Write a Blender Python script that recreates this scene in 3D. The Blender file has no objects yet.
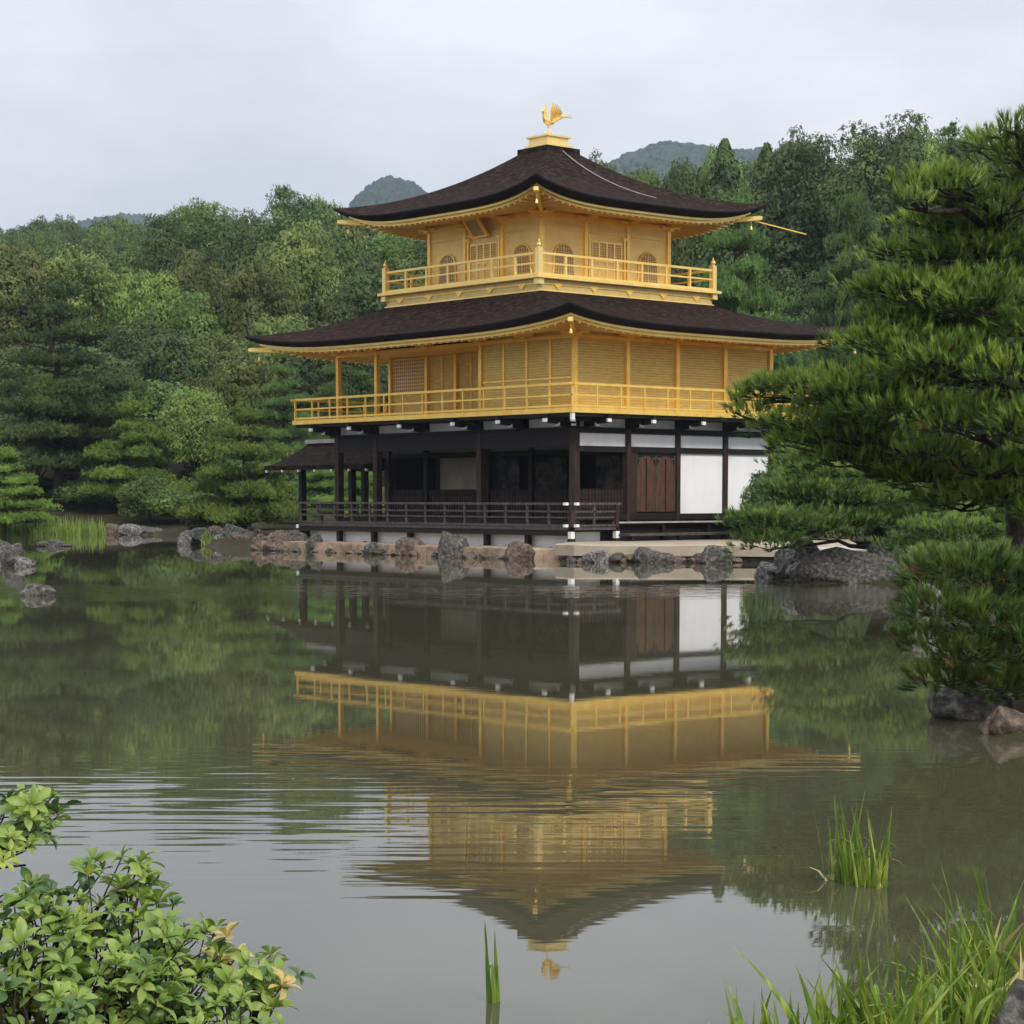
import bpy, math, random
import numpy as np
from mathutils import Vector, Matrix, noise

sc = bpy.context.scene
R = math.radians
# ------------------------------------------------------------------ camera
CAM = np.array([44.56, -41.10, 1.746]); YAW = .856; FPX = 2053.4; CY = 677.2; HZ = 497.0
cd = bpy.data.cameras.new('camera'); cam = bpy.data.objects.new('camera', cd)
sc.collection.objects.link(cam); sc.camera = cam
cd.sensor_width = 36; cd.lens = FPX/1024*36; cd.shift_y = (CY-512)/1024
cd.clip_start = .1; cd.clip_end = 6000
PIT = math.atan((HZ-CY)/FPX)
cam.location = CAM; cam.rotation_euler = (R(90)+PIT, 0, YAW)
# ------------------------------------------------------------------ sky, sun, exposure
SUN_EL, SUN_ROT = R(38), R(150)
w = bpy.data.worlds.new('World'); sc.world = w; w.use_nodes = True
nt = w.node_tree; nt.nodes.clear(); N = nt.nodes.new; L = nt.links.new
out = N('ShaderNodeOutputWorld'); bg = N('ShaderNodeBackground'); L(bg.outputs[0], out.inputs[0])
sky = N('ShaderNodeTexSky'); sky.sky_type = 'NISHITA'; sky.sun_disc = False
sky.sun_elevation = SUN_EL; sky.sun_rotation = SUN_ROT
bg.inputs[1].default_value = .1
tc = N('ShaderNodeTexCoord'); sp = N('ShaderNodeSeparateXYZ'); L(tc.outputs['Generated'], sp.inputs[0])
mp = N('ShaderNodeMapping'); mp.inputs['Scale'].default_value = (2.6, 2.6, 7); L(tc.outputs['Generated'], mp.inputs[0])
nz = N('ShaderNodeTexNoise'); nz.inputs['Scale'].default_value = 1.7; nz.inputs['Detail'].default_value = 7; nz.inputs['Roughness'].default_value = .52
L(mp.outputs[0], nz.inputs[0])
cr = N('ShaderNodeValToRGB'); L(nz.outputs[0], cr.inputs[0])
cr.color_ramp.elements[0].position = .36; cr.color_ramp.elements[0].color = (5.6, 5.85, 6.4, 1)
cr.color_ramp.elements[1].position = .64; cr.color_ramp.elements[1].color = (7.5, 7.6, 8.0, 1)
mx = N('ShaderNodeMath'); mx.operation = 'MAXIMUM'; mx.inputs[1].default_value = 0; L(sp.outputs[2], mx.inputs[0])
ma = N('ShaderNodeMath'); ma.operation = 'MULTIPLY_ADD'; ma.inputs[1].default_value = 1.0; ma.inputs[2].default_value = .90; L(mx.outputs[0], ma.inputs[0])
vm = N('ShaderNodeVectorMath'); vm.operation = 'SCALE'; L(cr.outputs[0], vm.inputs[0]); L(ma.outputs[0], vm.inputs['Scale'])
mixs = N('ShaderNodeMix'); mixs.data_type = 'RGBA'; mixs.inputs[0].default_value = .93
L(sky.outputs[0], mixs.inputs[6]); L(vm.outputs[0], mixs.inputs[7]); L(mixs.outputs[2], bg.inputs[0])
sl = bpy.data.lights.new('sun', 'SUN'); sl.energy = 2.0; sl.angle = R(12); sl.color = (1, .94, .84)
sun = bpy.data.objects.new('sun', sl); sc.collection.objects.link(sun)
# sun stands behind the camera's right shoulder
az = math.atan2(-math.cos(YAW), math.sin(YAW)) + R(28)
sdir = Vector((math.cos(az)*math.cos(SUN_EL), math.sin(az)*math.cos(SUN_EL), math.sin(SUN_EL)))
sun.rotation_euler = sdir.to_track_quat('Z', 'Y').to_euler(); sun.location = (30, -60, 60)
sky.sun_rotation = math.atan2(sdir.x, sdir.y)
sc.view_settings.view_transform = 'Standard'; sc.view_settings.look = 'None'
sc.view_settings.exposure = .28; sc.view_settings.gamma = 1
sc.cycles.max_bounces = 6; sc.cycles.diffuse_bounces = 3; sc.cycles.transparent_max_bounces = 8
sc.cycles.volume_bounces = 0
sc.cycles.use_adaptive_sampling = True
sc.cycles.sample_clamp_indirect = 6

# ------------------------------------------------------------------ camera-frame helpers for laying out the site
FW = np.array([-math.sin(YAW), math.cos(YAW), 0]); RT = np.array([math.cos(YAW), math.sin(YAW), 0])
def wxy(r, d): return (CAM+RT*r+FW*d)[:2]
def zat(py, d): return CAM[2]+d*(HZ-py)/FPX        # height seen on row py at distance d (near enough)
def spot(px, d): return wxy(d*(px-512)/FPX, d)

# ------------------------------------------------------------------ tagging and mesh helpers
def tag(o, label=None, cat=None, group=None, kind=None):
    if label: o['label'] = label
    if cat: o['category'] = cat
    if group: o['group'] = group
    if kind: o['kind'] = kind
    return o
def empty(name, loc, label=None, cat=None, group=None):
    o = bpy.data.objects.new(name, None); sc.collection.objects.link(o); o.location = loc; o.empty_display_size = .3
    return tag(o, label, cat, group)
def absloc(o):
    v = Vector((0, 0, 0))
    while o is not None: v = v+o.location; o = o.parent
    return v
def npmesh(name, V, F, mat, parent=None, smooth=False, local=False):
    """V (n,3) array; F list of (m,k) index arrays"""
    V = np.asarray(V, dtype=np.float64)
    if not isinstance(F, (list, tuple)): F = [F]
    F = [np.asarray(f, dtype=np.int64) for f in F if len(f)]
    if parent is not None and not local: V = V-np.array(absloc(parent))
    me = bpy.data.meshes.new(name)
    nl = sum(f.size for f in F); nf = sum(len(f) for f in F)
    me.vertices.add(len(V)); me.loops.add(nl); me.polygons.add(nf)
    me.vertices.foreach_set('co', V.ravel())
    me.loops.foreach_set('vertex_index', np.concatenate([f.ravel() for f in F]))
    tot = np.concatenate([np.full(len(f), f.shape[1]) for f in F])
    st = np.concatenate([[0], np.cumsum(tot)[:-1]])
    me.polygons.foreach_set('loop_start', st); me.polygons.foreach_set('loop_total', tot)
    if smooth: me.polygons.foreach_set('use_smooth', np.ones(nf, dtype=bool))
    me.update(calc_edges=True)
    me.materials.append(mat)
    o = bpy.data.objects.new(name, me); sc.collection.objects.link(o)
    if parent is not None: o.parent = parent
    return o
class MB:
    def __init__(s): s.v = []; s.f = []
    def add(s, vs, fs):
        n = len(s.v); s.v += [tuple(p) for p in vs]; s.f += [tuple(i+n for i in f) for f in fs]; return s
    def box(s, x0, x1, y0, y1, z0, z1):
        return s.add([(x0,y0,z0),(x1,y0,z0),(x1,y1,z0),(x0,y1,z0),(x0,y0,z1),(x1,y0,z1),(x1,y1,z1),(x0,y1,z1)],
                     [(0,3,2,1),(4,5,6,7),(0,1,5,4),(1,2,6,5),(2,3,7,6),(3,0,4,7)])
    def beam(s, a, b, w, h, up=(0,0,1), w2=None, h2=None):
        a = Vector(a); b = Vector(b); d = (b-a).normalized(); u = Vector(up); sd = d.cross(u)
        if sd.length < 1e-4: sd = Vector((1,0,0))
        sd.normalize(); u = sd.cross(d).normalized(); w2 = w if w2 is None else w2; h2 = h if h2 is None else h2
        vs = []
        for c, ww, hh in ((a,w,h),(b,w2,h2)):
            for i, j in ((-1,-1),(1,-1),(1,1),(-1,1)): vs.append(c+sd*(ww/2*i)+u*(hh/2*j))
        return s.add(vs, [(0,1,2,3)[::-1],(4,5,6,7),(0,1,5,4),(1,2,6,5),(2,3,7,6),(3,0,4,7)])
    def tube(s, pts, rad, n=8, cap=True):
        pts = [Vector(p) for p in pts]; base = len(s.v); rings = []
        if not hasattr(rad, '__len__'): rad = [rad]*len(pts)
        prev = None
        for i, p in enumerate(pts):
            t = (pts[min(i+1,len(pts)-1)]-pts[max(i-1,0)]).normalized()
            if prev is None:
                a = t.orthogonal().normalized()
            else:
                a = (prev-t*prev.dot(t)); a = a.normalized() if a.length > 1e-6 else t.orthogonal().normalized()
            prev = a; b = t.cross(a)
            rings.append([p+(a*math.cos(2*math.pi*k/n)+b*math.sin(2*math.pi*k/n))*rad[i] for k in range(n)])
        for r in rings: s.v += [tuple(q) for q in r]
        for i in range(len(pts)-1):
            for k in range(n):
                k2 = (k+1)%n; s.f.append((base+i*n+k, base+i*n+k2, base+(i+1)*n+k2, base+(i+1)*n+k))
        if cap:
            s.f.append(tuple(base+k for k in range(n))[::-1]); s.f.append(tuple(base+(len(pts)-1)*n+k for k in range(n)))
        return s
    def lathe(s, c, prof, n=14):
        c = Vector(c); base = len(s.v)
        for r, z in prof:
            for k in range(n): s.v.append((c.x+r*math.cos(2*math.pi*k/n), c.y+r*math.sin(2*math.pi*k/n), c.z+z))
        for i in range(len(prof)-1):
            for k in range(n):
                k2 = (k+1)%n; s.f.append((base+i*n+k, base+i*n+k2, base+(i+1)*n+k2, base+(i+1)*n+k))
        s.f.append(tuple(base+k for k in range(n))[::-1]); s.f.append(tuple(base+(len(prof)-1)*n+k for k in range(n)))
        return s
    def build(s, name, mat, parent=None, smooth=False, local=False):
        V = np.array(s.v, dtype=float)
        if parent is not None and not local: V = V-np.array(absloc(parent))
        me = bpy.data.meshes.new(name); me.from_pydata(V.tolist(), [], s.f)
        if smooth: me.polygons.foreach_set('use_smooth', [True]*len(me.polygons))
        me.materials.append(mat); me.update()
        o = bpy.data.objects.new(name, me); sc.collection.objects.link(o)
        if parent is not None: o.parent = parent
        return o
def kids(o): return [c for c in o.children]
def copy_tree(o, parent=None):
    c = o.copy(); sc.collection.objects.link(c)
    if parent is not None: c.parent = parent
    for ch in kids(o): copy_tree(ch, c)
    return c

# ------------------------------------------------------------------ materials
def mat(name, base, rough=.7, metal=0, spec=.5, noise_col=None, nscale=4, nstretch=(1,1,1), bump=0, bscale=30, detail=5, obj_var=0, trans=0, ramp=(.35,.68), bstretch=None):
    m = bpy.data.materials.new(name); m.use_nodes = True; t = m.node_tree; n = t.nodes; l = t.links
    p = n['Principled BSDF']; p.inputs['Roughness'].default_value = rough; p.inputs['Metallic'].default_value = metal
    p.inputs['Specular IOR Level'].default_value = spec
    p.inputs['Base Color'].default_value = (*base, 1)
    tcn = n.new('ShaderNodeTexCoord')
    col = None
    if noise_col is not None:
        mpn = n.new('ShaderNodeMapping'); mpn.inputs['Scale'].default_value = nstretch; l.new(tcn.outputs['Object'], mpn.inputs[0])
        no = n.new('ShaderNodeTexNoise'); no.inputs['Scale'].default_value = nscale; no.inputs['Detail'].default_value = detail; no.inputs['Roughness'].default_value = .6
        l.new(mpn.outputs[0], no.inputs[0])
        cr = n.new('ShaderNodeValToRGB'); l.new(no.outputs[0], cr.inputs[0])
        cols = [base]+list(noise_col)
        cr.color_ramp.elements[0].position = ramp[0]; cr.color_ramp.elements[0].color = (*cols[0], 1)
        cr.color_ramp.elements[1].position = ramp[1]; cr.color_ramp.elements[1].color = (*cols[-1], 1)
        for i, c in enumerate(cols[1:-1]):
            e = cr.color_ramp.elements.new(ramp[0]+(ramp[1]-ramp[0])*(i+1)/(len(cols)-1)); e.color = (*c, 1)
        col = cr.outputs[0]
    if obj_var:
        oi = n.new('ShaderNodeObjectInfo'); hs = n.new('ShaderNodeHueSaturation')
        a = n.new('ShaderNodeMath'); a.operation = 'MULTIPLY_ADD'; a.inputs[1].default_value = obj_var; a.inputs[2].default_value = 1-obj_var/2
        l.new(oi.outputs['Random'], a.inputs[0]); l.new(a.outputs[0], hs.inputs['Value'])
        b = n.new('ShaderNodeMath'); b.operation = 'MULTIPLY_ADD'; b.inputs[1].default_value = .03; b.inputs[2].default_value = .49
        l.new(oi.outputs['Random'], b.inputs[0]); l.new(b.outputs[0], hs.inputs['Hue'])
        if col is not None: l.new(col, hs.inputs['Color'])
        else: hs.inputs['Color'].default_value = (*base, 1)
        col = hs.outputs[0]
    if col is not None: l.new(col, p.inputs['Base Color'])
    if bump:
        mb = n.new('ShaderNodeMapping'); mb.inputs['Scale'].default_value = bstretch or nstretch; l.new(tcn.outputs['Object'], mb.inputs[0])
        bn = n.new('ShaderNodeTexNoise'); bn.inputs['Scale'].default_value = bscale; bn.inputs['Detail'].default_value = 6
        l.new(mb.outputs[0], bn.inputs[0])
        bp = n.new('ShaderNodeBump'); bp.inputs['Strength'].default_value = 1; bp.inputs['Distance'].default_value = bump
        l.new(bn.outputs[0], bp.inputs['Height']); l.new(bp.outputs[0], p.inputs['Normal'])
    if trans:
        o = n['Material Output']; ts = n.new('ShaderNodeBsdfTranslucent'); ms = n.new('ShaderNodeMixShader'); ms.inputs[0].default_value = trans
        if col is not None: l.new(col, ts.inputs[0])
        else: ts.inputs[0].default_value = (*base, 1)
        l.new(p.outputs[0], ms.inputs[1]); l.new(ts.outputs[0], ms.inputs[2]); l.new(ms.outputs[0], o.inputs[0])
    return m
M = {}
M['gold'] = mat('gold_leaf', (.94,.55,.09), .33, .48, .5, [(1.0,.72,.20)], 3, bump=.004, bscale=9)
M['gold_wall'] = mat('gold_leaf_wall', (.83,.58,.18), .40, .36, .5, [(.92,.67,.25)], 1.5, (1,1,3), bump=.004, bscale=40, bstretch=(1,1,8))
M['gold_wall_low'] = mat('gold_leaf_low_wall', (.57,.41,.10), .42, .3, .5, [(.66,.48,.13),(.76,.56,.17)], 3.5, (1,1,5), bump=.006, bscale=30, bstretch=(1,1,10))  # darker, more olive gold of the second-floor walls
M['gold_pale'] = mat('gold_pale', (.95,.63,.16), .35, .42, .5, [(1.0,.77,.28)], 2.5)
M['gold_green'] = mat('gold_fascia', (.62,.46,.16), .45, .3, .5, [(.74,.54,.20)], 2.5)
M['gold_bright'] = mat('gold_bright', (.95,.70,.26), .3, .55, .5)
M['gold_dark'] = mat('gold_brown_backing', (.36,.26,.17), .6, .1)  # brown backing behind lattices and window bars, also the plaque board
M['thatch'] = mat('bark_shingle', (.013,.009,.008), 1, 0, .05, [(.026,.017,.014),(.058,.039,.031)], 5, (1,1,1.5), bump=.045, bscale=16, detail=14, ramp=(.36,.66))
M['thatch_edge'] = mat('bark_edge', (.006,.006,.008), .9, 0, .2, [(.016,.013,.015)], 20, (1,1,6), bump=.01, bscale=60)
M['wood_dark'] = mat('dark_wood', (.008,.006,.006), .6, 0, .25, [(.020,.014,.013)], 5, (6,6,1), bump=.003)
M['wood_post'] = mat('brown_post', (.018,.010,.008), .6, 0, .3, [(.055,.028,.019)], 3, (5,5,1), bump=.003)
M['wood_red'] = mat('red_brown_door', (.05,.022,.012), .5, 0, .4, [(.12,.05,.024)], 3, (6,6,.7), bump=.003)
M['wood_grey'] = mat('weathered_rail', (.045,.036,.034), .65, 0, .3, [(.10,.085,.08)], 4, (2,2,2), bump=.003)
M['deck_edge'] = mat('pale_deck_edge', (.30,.28,.26), .7, 0, .3, [(.42,.40,.37)], 4)
M['plaster'] = mat('white_plaster', (.76,.76,.77), .85, 0, .2, [(.83,.83,.84),(.87,.87,.88)], 1.1, (1,1,.35), detail=8)
M['white_metal'] = mat('white_end_cap', (.80,.80,.78), .5)
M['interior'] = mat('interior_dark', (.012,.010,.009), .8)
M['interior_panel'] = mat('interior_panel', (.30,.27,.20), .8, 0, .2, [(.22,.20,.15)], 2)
M['painting'] = mat('floral_painting', (.012,.012,.012), .8, 0, .2, [(.03,.028,.022),(.07,.055,.04),(.09,.07,.05)], 2.6, ramp=(.40,.62), detail=4)
M['stone_tan'] = mat('tan_stone', (.20,.15,.11), .85, 0, .2, [(.36,.26,.18),(.42,.34,.25)], 2.4, bump=.03, bscale=10)
M['stone_top'] = mat('terrace_paving', (.34,.28,.21), .85, 0, .2, [(.46,.39,.30)], 1.5, bump=.01)
M['stone_wet'] = mat('wet_mossy_stone', (.02,.02,.014), .6, 0, .4, [(.07,.065,.045)], 5, bump=.03, bscale=14)
M['rock'] = mat('grey_boulder', (.025,.024,.024), .85, 0, .3, [(.06,.056,.052),(.12,.112,.10),(.24,.225,.20)], 13, bump=.05, bscale=11, detail=14, ramp=(.32,.70))
M['rock_red'] = mat('reddish_boulder', (.035,.026,.021), .85, 0, .3, [(.085,.062,.048),(.15,.112,.085),(.25,.20,.155)], 12, bump=.05, bscale=11, detail=14, ramp=(.32,.70))
M['rock_pale'] = mat('pale_boulder', (.03,.028,.028), .85, 0, .3, [(.09,.083,.08),(.19,.175,.17),(.36,.335,.33)], 14, bump=.05, bscale=12, detail=14, ramp=(.34,.66))
M['bark'] = mat('bark', (.035,.027,.022), .9, 0, .2, [(.09,.07,.055)], 6, (3,3,1), bump=.02, bscale=20)
M['bark_near'] = mat('near_bark', (.018,.013,.011), .9, 0, .2, [(.06,.045,.036)], 14, (1,1,1), bump=.003, bscale=80)
def fol(name, a, b, c, **k):
    if 'far' not in name: a, b, c = [(q[0]*1.14, q[1]*1.04, q[2]*.80) for q in (a, b, c)]
    return mat(name, a, .62, 0, .35, [b, c], k.get('ns', .42), obj_var=k.get('ov', .7), trans=k.get('tr', .12), detail=3, ramp=(.36,.64))
FOL = dict(
  dark=fol('foliage_dark', (0.039,0.073,0.029), (0.065,0.114,0.039), (0.111,0.169,0.057)),
  mid=fol('foliage_mid', (0.062,0.114,0.034), (0.104,0.176,0.049), (0.156,0.240,0.068)),
  olive=fol('foliage_olive', (.065,.10,.034), (.12,.165,.05), (.20,.24,.08)),
  light=fol('foliage_light', (0.084,0.144,0.038), (0.144,0.222,0.060), (0.216,0.300,0.084)),
  pine=fol('foliage_pine', (0.052,0.104,0.039), (0.085,0.153,0.052), (0.130,0.215,0.068)),
  pine_light=fol('foliage_pine_light', (0.086,0.155,0.034), (0.138,0.230,0.048), (0.207,0.310,0.069)),
  far=fol('foliage_far', (.016,.036,.024), (.024,.048,.030), (.034,.062,.036), ns=.02),
)
M['needle_top'] = mat('near_needles', (.085,.16,.04), .5, 0, .4, [(.18,.275,.06),(.32,.41,.10)], 1.8, trans=.35, detail=4)
M['needle_warm'] = mat('warm_needles', (.11,.185,.032), .5, 0, .4, [(.215,.32,.05),(.36,.46,.08)], 1.3, trans=.3, detail=5, ramp=(.32,.66))
M['needle_dark'] = mat('dark_needles', (.055,.105,.022), .5, 0, .4, [(.115,.18,.032),(.23,.29,.05)], 2.2, trans=.3, detail=4)
M['needle_old'] = mat('old_needles', (.045,.085,.025), .6, 0, .3, [(.08,.13,.035)], 3, trans=.2)
M['needle_brown'] = mat('brown_needles', (.20,.11,.035), .7, trans=.2)
M['leaf'] = mat('shrub_leaf', (.12,.22,.04), .42, 0, .5, [(.23,.34,.06),(.42,.48,.11)], 9, trans=.3, detail=2)
M['leaf_dark'] = mat('shrub_leaf_dark', (.05,.11,.03), .38, 0, .5, [(.11,.20,.045)], 9, trans=.25, detail=2)
M['leaf_yellow'] = mat('shrub_leaf_yellowed', (.55,.48,.12), .5, 0, .4, [(.58,.36,.22)], 14, trans=.25)
M['reed'] = mat('reed_blade', (.07,.145,.018), .45, 0, .4, [(.17,.26,.03),(.42,.47,.08)], 6, (3,3,.6), trans=.35)
M['reed_dry'] = mat('dry_reed_blade', (.55,.52,.18), .6, 0, .3, [(.58,.38,.24)], 8, trans=.25)
M['reed_far'] = mat('far_reed', (.16,.25,.04), .6, 0, .3, [(.28,.36,.08)], 2, trans=.3)
M['gravel'] = mat('gravel_path', (.42,.40,.37), .9, 0, .2, [(.52,.50,.47)], 20)

# ------------------------------------------------------------------ terrain: pond basin, banks, hillside, far hills
def cam_rd(x, y):
    dx = x-CAM[0]; dy = y-CAM[1]
    return dx*RT[0]+dy*RT[1], dx*FW[0]+dy*FW[1]
def poly_sdf(px, py, poly):
    """>0 inside"""
    P = np.asarray(poly, float); inside = np.zeros(px.shape, bool); dmin = np.full(px.shape, 1e9)
    for i in range(len(P)):
        a = P[i]; b = P[(i+1)%len(P)]
        e = b-a; wx = px-a[0]; wy = py-a[1]
        t = np.clip((wx*e[0]+wy*e[1])/(e@e), 0, 1)
        dmin = np.minimum(dmin, np.hypot(wx-t*e[0], wy-t*e[1]))
        c = ((a[1] > py) != (b[1] > py))
        with np.errstate(divide='ignore', invalid='ignore'):
            xi = (b[0]-a[0])*(py-a[1])/(b[1]-a[1]+1e-12)+a[0]
        inside ^= c & (px < xi)
    return np.where(inside, dmin, -dmin)
POND = [(-45,2),(-8,3.0),(-2.2,3.3),(0,3.9),(1.0,4.6),(1.45,5.4),(1.75,6.4),(2.6,7.4),(3.6,9.5),(3.9,13),(3.5,15.4),(3.7,18),(5,22),(5.9,28.5),
        (7.6,32),(9.2,37),(8.2,41.2),(5.9,41.9),(5.5,43.8),(6.6,46),(7.6,50),(8.0,56.6),(5.8,57),(3.4,57.5),(2.0,58),*[tuple(float(q) for q in cam_rd(a, b)) for a, b in ((.5,-2.0),(-6,-1.95),(-12.9,-1.95))],(-9.8,69.5),(-11,74),(-12.2,79),
        (-11,84),(-12.5,91),(-16,94),(-22,101),(-30,105),(-45,112),(-90,112),(-90,2)]
def sm(a, b, x): t = np.clip((x-a)/(b-a), 0, 1); return t*t*(3-2*t)
def gz(rr, d, r0, d0, sr, sd, A): return A*np.exp(-.5*((rr-r0)/sr)**2-.5*((d-d0)/sd)**2)
def height(rr, d):
    rr = np.asarray(rr, float); d = np.asarray(d, float)
    s = -poly_sdf(rr, d, POND)       # >0 on land
    h = np.where(s > 0, .30*sm(0, 1.2, s)+.25*sm(1, 7, s), -.9*sm(0, 4, -s)-.02)
    isl = sm(52, 56, d)*(1-sm(80, 88, d))
    h = np.where(s > 0, h*(1-isl)+isl*(.30*sm(0, .6, s)), h)
    land = s > 0
    far = np.maximum(0, d-95); far = far-8*(1-np.exp(-far/8))
    hill = .24*np.minimum(far, 78)*(1-.7*sm(250, 900, d))
    hill = hill*(.9+.1*np.sin(rr*.07)+.12*np.sin(rr*.031+d*.02))
    h = h+np.where(land, hill, 0)
    h = h+np.where(land & (d > 200),
        np.maximum(np.maximum(gz(rr,d,-75,1500,100,170,183)+gz(rr,d,-92,1500,36,90,34), gz(rr,d,125,1400,230,170,212)+gz(rr,d,98,1400,26,80,14)+gz(rr,d,168,1400,22,60,10)),
            np.maximum(gz(rr,d,-95,340,60,40,22), gz(rr,d,-350,1900,170,200,240))), 0)
    return h
rs = np.concatenate([np.arange(-1500,-200,25), np.arange(-200,-60,5), np.arange(-60,-16,1.4), np.arange(-16,22,.45), np.arange(22,60,1.6), np.arange(60,300,6), np.arange(300,1500,30)])
ds = np.concatenate([np.arange(-60,0,5), np.arange(0,8,.4), np.arange(8,112,.8), np.arange(112,200,3), np.arange(200,500,10), np.arange(500,2600,20)])
RR, DD = np.meshgrid(rs, ds)
HH = height(RR, DD)
rng = np.random.default_rng(3)
HH = HH+np.where(HH > .1, rng.normal(0, .02, HH.shape), 0)
XY = CAM[None, None, :2]+RR[..., None]*RT[:2]+DD[..., None]*FW[:2]
V = np.dstack([XY, HH]).reshape(-1, 3)
nr, nd = len(rs), len(ds)
ii = np.arange(nd-1)[:, None]*nr+np.arange(nr-1)[None, :]
Fq = np.stack([ii, ii+1, ii+1+nr, ii+nr], -1).reshape(-1, 4)
M['ground'] = mat('moss_and_earth', (.035,.028,.018), .95, 0, .1, [(.05,.042,.024),(.045,.065,.022)], 1.1, bump=.03, bscale=5, detail=8)
g = npmesh('ground', V, Fq, M['ground'], smooth=True); tag(g, 'mossy brown bank and wooded hillside around the pond', None, None, 'structure')

# water
def water_mat():
    m = bpy.data.materials.new('pond_water'); m.use_nodes = True; t = m.node_tree; n = t.nodes; l = t.links
    p = n['Principled BSDF']; p.inputs['Roughness'].default_value = .015; p.inputs['IOR'].default_value = 1.45
    tcn = n.new('ShaderNodeTexCoord')
    no = n.new('ShaderNodeTexNoise'); no.inputs['Scale'].default_value = .06; l.new(tcn.outputs['Object'], no.inputs[0])
    cr = n.new('ShaderNodeValToRGB'); cr.color_ramp.elements[0].position = .35; cr.color_ramp.elements[1].position = .7
    cr.color_ramp.elements[0].color = (.062,.061,.035, 1); cr.color_ramp.elements[1].color = (.079,.077,.045, 1)
    l.new(no.outputs[0], cr.inputs[0]); l.new(cr.outputs[0], p.inputs['Base Color'])
    # object axes of the sheet: x across the view, y away from the viewer
    def nzn(scale, sx, sy, det=3, w=0):
        mp = n.new('ShaderNodeMapping'); mp.inputs['Scale'].default_value = (sx, sy, 1); mp.inputs['Location'].default_value = (w, w, 0)
        l.new(tcn.outputs['Object'], mp.inputs[0])
        a = n.new('ShaderNodeTexNoise'); a.inputs['Scale'].default_value = scale; a.inputs['Detail'].default_value = det; l.new(mp.outputs[0], a.inputs[0]); return a.outputs[0]
    def math_(op, a, b, c=None):
        q = n.new('ShaderNodeMath'); q.operation = op
        for i, v in enumerate((a, b, c)):
            if v is None: continue
            if isinstance(v, (int, float)): q.inputs[i].default_value = v
            else: l.new(v, q.inputs[i])
        return q.outputs[0]
    def band(lo, hi, lo2, hi2):
        sx = n.new('ShaderNodeSeparateXYZ'); l.new(tcn.outputs['Object'], sx.inputs[0])
        wob = math_('MULTIPLY_ADD', nzn(.35, 1, .3, 1, 4), 4.4, -2.2)
        y = math_('ADD', sx.outputs[1], wob)
        a = n.new('ShaderNodeMapRange'); a.interpolation_type = 'SMOOTHSTEP'; l.new(y, a.inputs[0]); a.inputs[1].default_value = lo; a.inputs[2].default_value = hi
        b = n.new('ShaderNodeMapRange'); b.interpolation_type = 'SMOOTHSTEP'; l.new(y, b.inputs[0]); b.inputs[1].default_value = lo2; b.inputs[2].default_value = hi2; b.inputs[3].default_value = 1; b.inputs[4].default_value = 0
        return math_('MULTIPLY', a.outputs[0], b.outputs[0])
    fine = math_('MULTIPLY', nzn(1, 3.0, 13.0, 2), .00010)
    swell = math_('MULTIPLY', nzn(1, .35, .9, 1, 9), .0006)
    sxx = n.new('ShaderNodeSeparateXYZ'); l.new(tcn.outputs['Object'], sxx.inputs[0]); mrx = n.new('ShaderNodeMapRange'); mrx.interpolation_type = 'SMOOTHSTEP'; l.new(sxx.outputs[0], mrx.inputs[0])
    mrx.inputs[1].default_value = -2.2; mrx.inputs[2].default_value = .2; mrx.inputs[3].default_value = 1; mrx.inputs[4].default_value = .32; sidef = mrx.outputs[0]
    rip = math_('MULTIPLY', math_('MULTIPLY', math_('MULTIPLY', nzn(1, 1.1, 6.2, 1, 2), sidef),  .0040), band(8.8, 10.0, 12.4, 14.6))
    rip2 = math_('MULTIPLY', math_('MULTIPLY', nzn(1, .9, 3.0, 2, 7), .010), band(34, 37, 38, 42))
    h = math_('ADD', math_('ADD', fine, swell), math_('ADD', rip, rip2))
    bp = n.new('ShaderNodeBump'); bp.inputs['Strength'].default_value = 1; bp.inputs['Distance'].default_value = 1
    l.new(h, bp.inputs['Height']); l.new(bp.outputs[0], p.inputs['Normal'])
    return m
wv = [(-120, -10), (60, -10), (60, 130), (-120, 130)]
pond = npmesh('pond_water', [(a, b, 0) for a, b in wv], [np.array([[0,1,2,3]])], water_mat())
pond.location = (CAM[0], CAM[1], 0); pond.rotation_euler = (0, 0, YAW)
tag(pond, 'still olive green pond mirroring the golden pavilion', None, None, 'structure')

# ------------------------------------------------------------------ the pavilion
B = 2.12; W1 = 5.5*B; D1 = 4*B
A3, B3, S3, O3 = 3.12, 1.49, 5.49, 1.11
CX, CYY = -A3-S3/2, B3+S3/2
pav = empty('golden_pavilion', (CX, CYY, .3), 'three storey pavilion with gold leaf upper floors and dark curved roofs standing at the water', 'pavilion')
def part(mb, name, m, parent=None, smooth=False): return mb.build(name, M[m], parent or pav, smooth)
def bx(name, m, *a, parent=None): return part(MB().box(*a), name, m, parent)

# base
bx('base_wall', 'plaster', -W1-.1, 1.0, -1.12, .1, .2, .74)
bx('base_wall', 'plaster', -W1, 0, .102, D1, .2, .74)
bx('floor_frame', 'wood_dark', -W1-.1, .1, -.06, D1+.1, .741, 1.0)
# south veranda deck and its posts
E1 = 1.5
bx('veranda_deck', 'wood_grey', -W1-.25, E1, -E1, -.1, .80, .87)
bx('veranda_fascia', 'wood_dark', -W1-.24, E1-.01, -E1+.02, -E1+.1, .64, .798)
bx('inner_floor', 'wood_dark', -W1+.05, -.05, .05, D1-.05, 1.001, 1.06)
for i in range(8):
    x = 1.3-i*1.86
    bx('deck_post', 'wood_dark', x-.08, x+.08, -E1+.11, -E1+.27, .12, .80)
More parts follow.
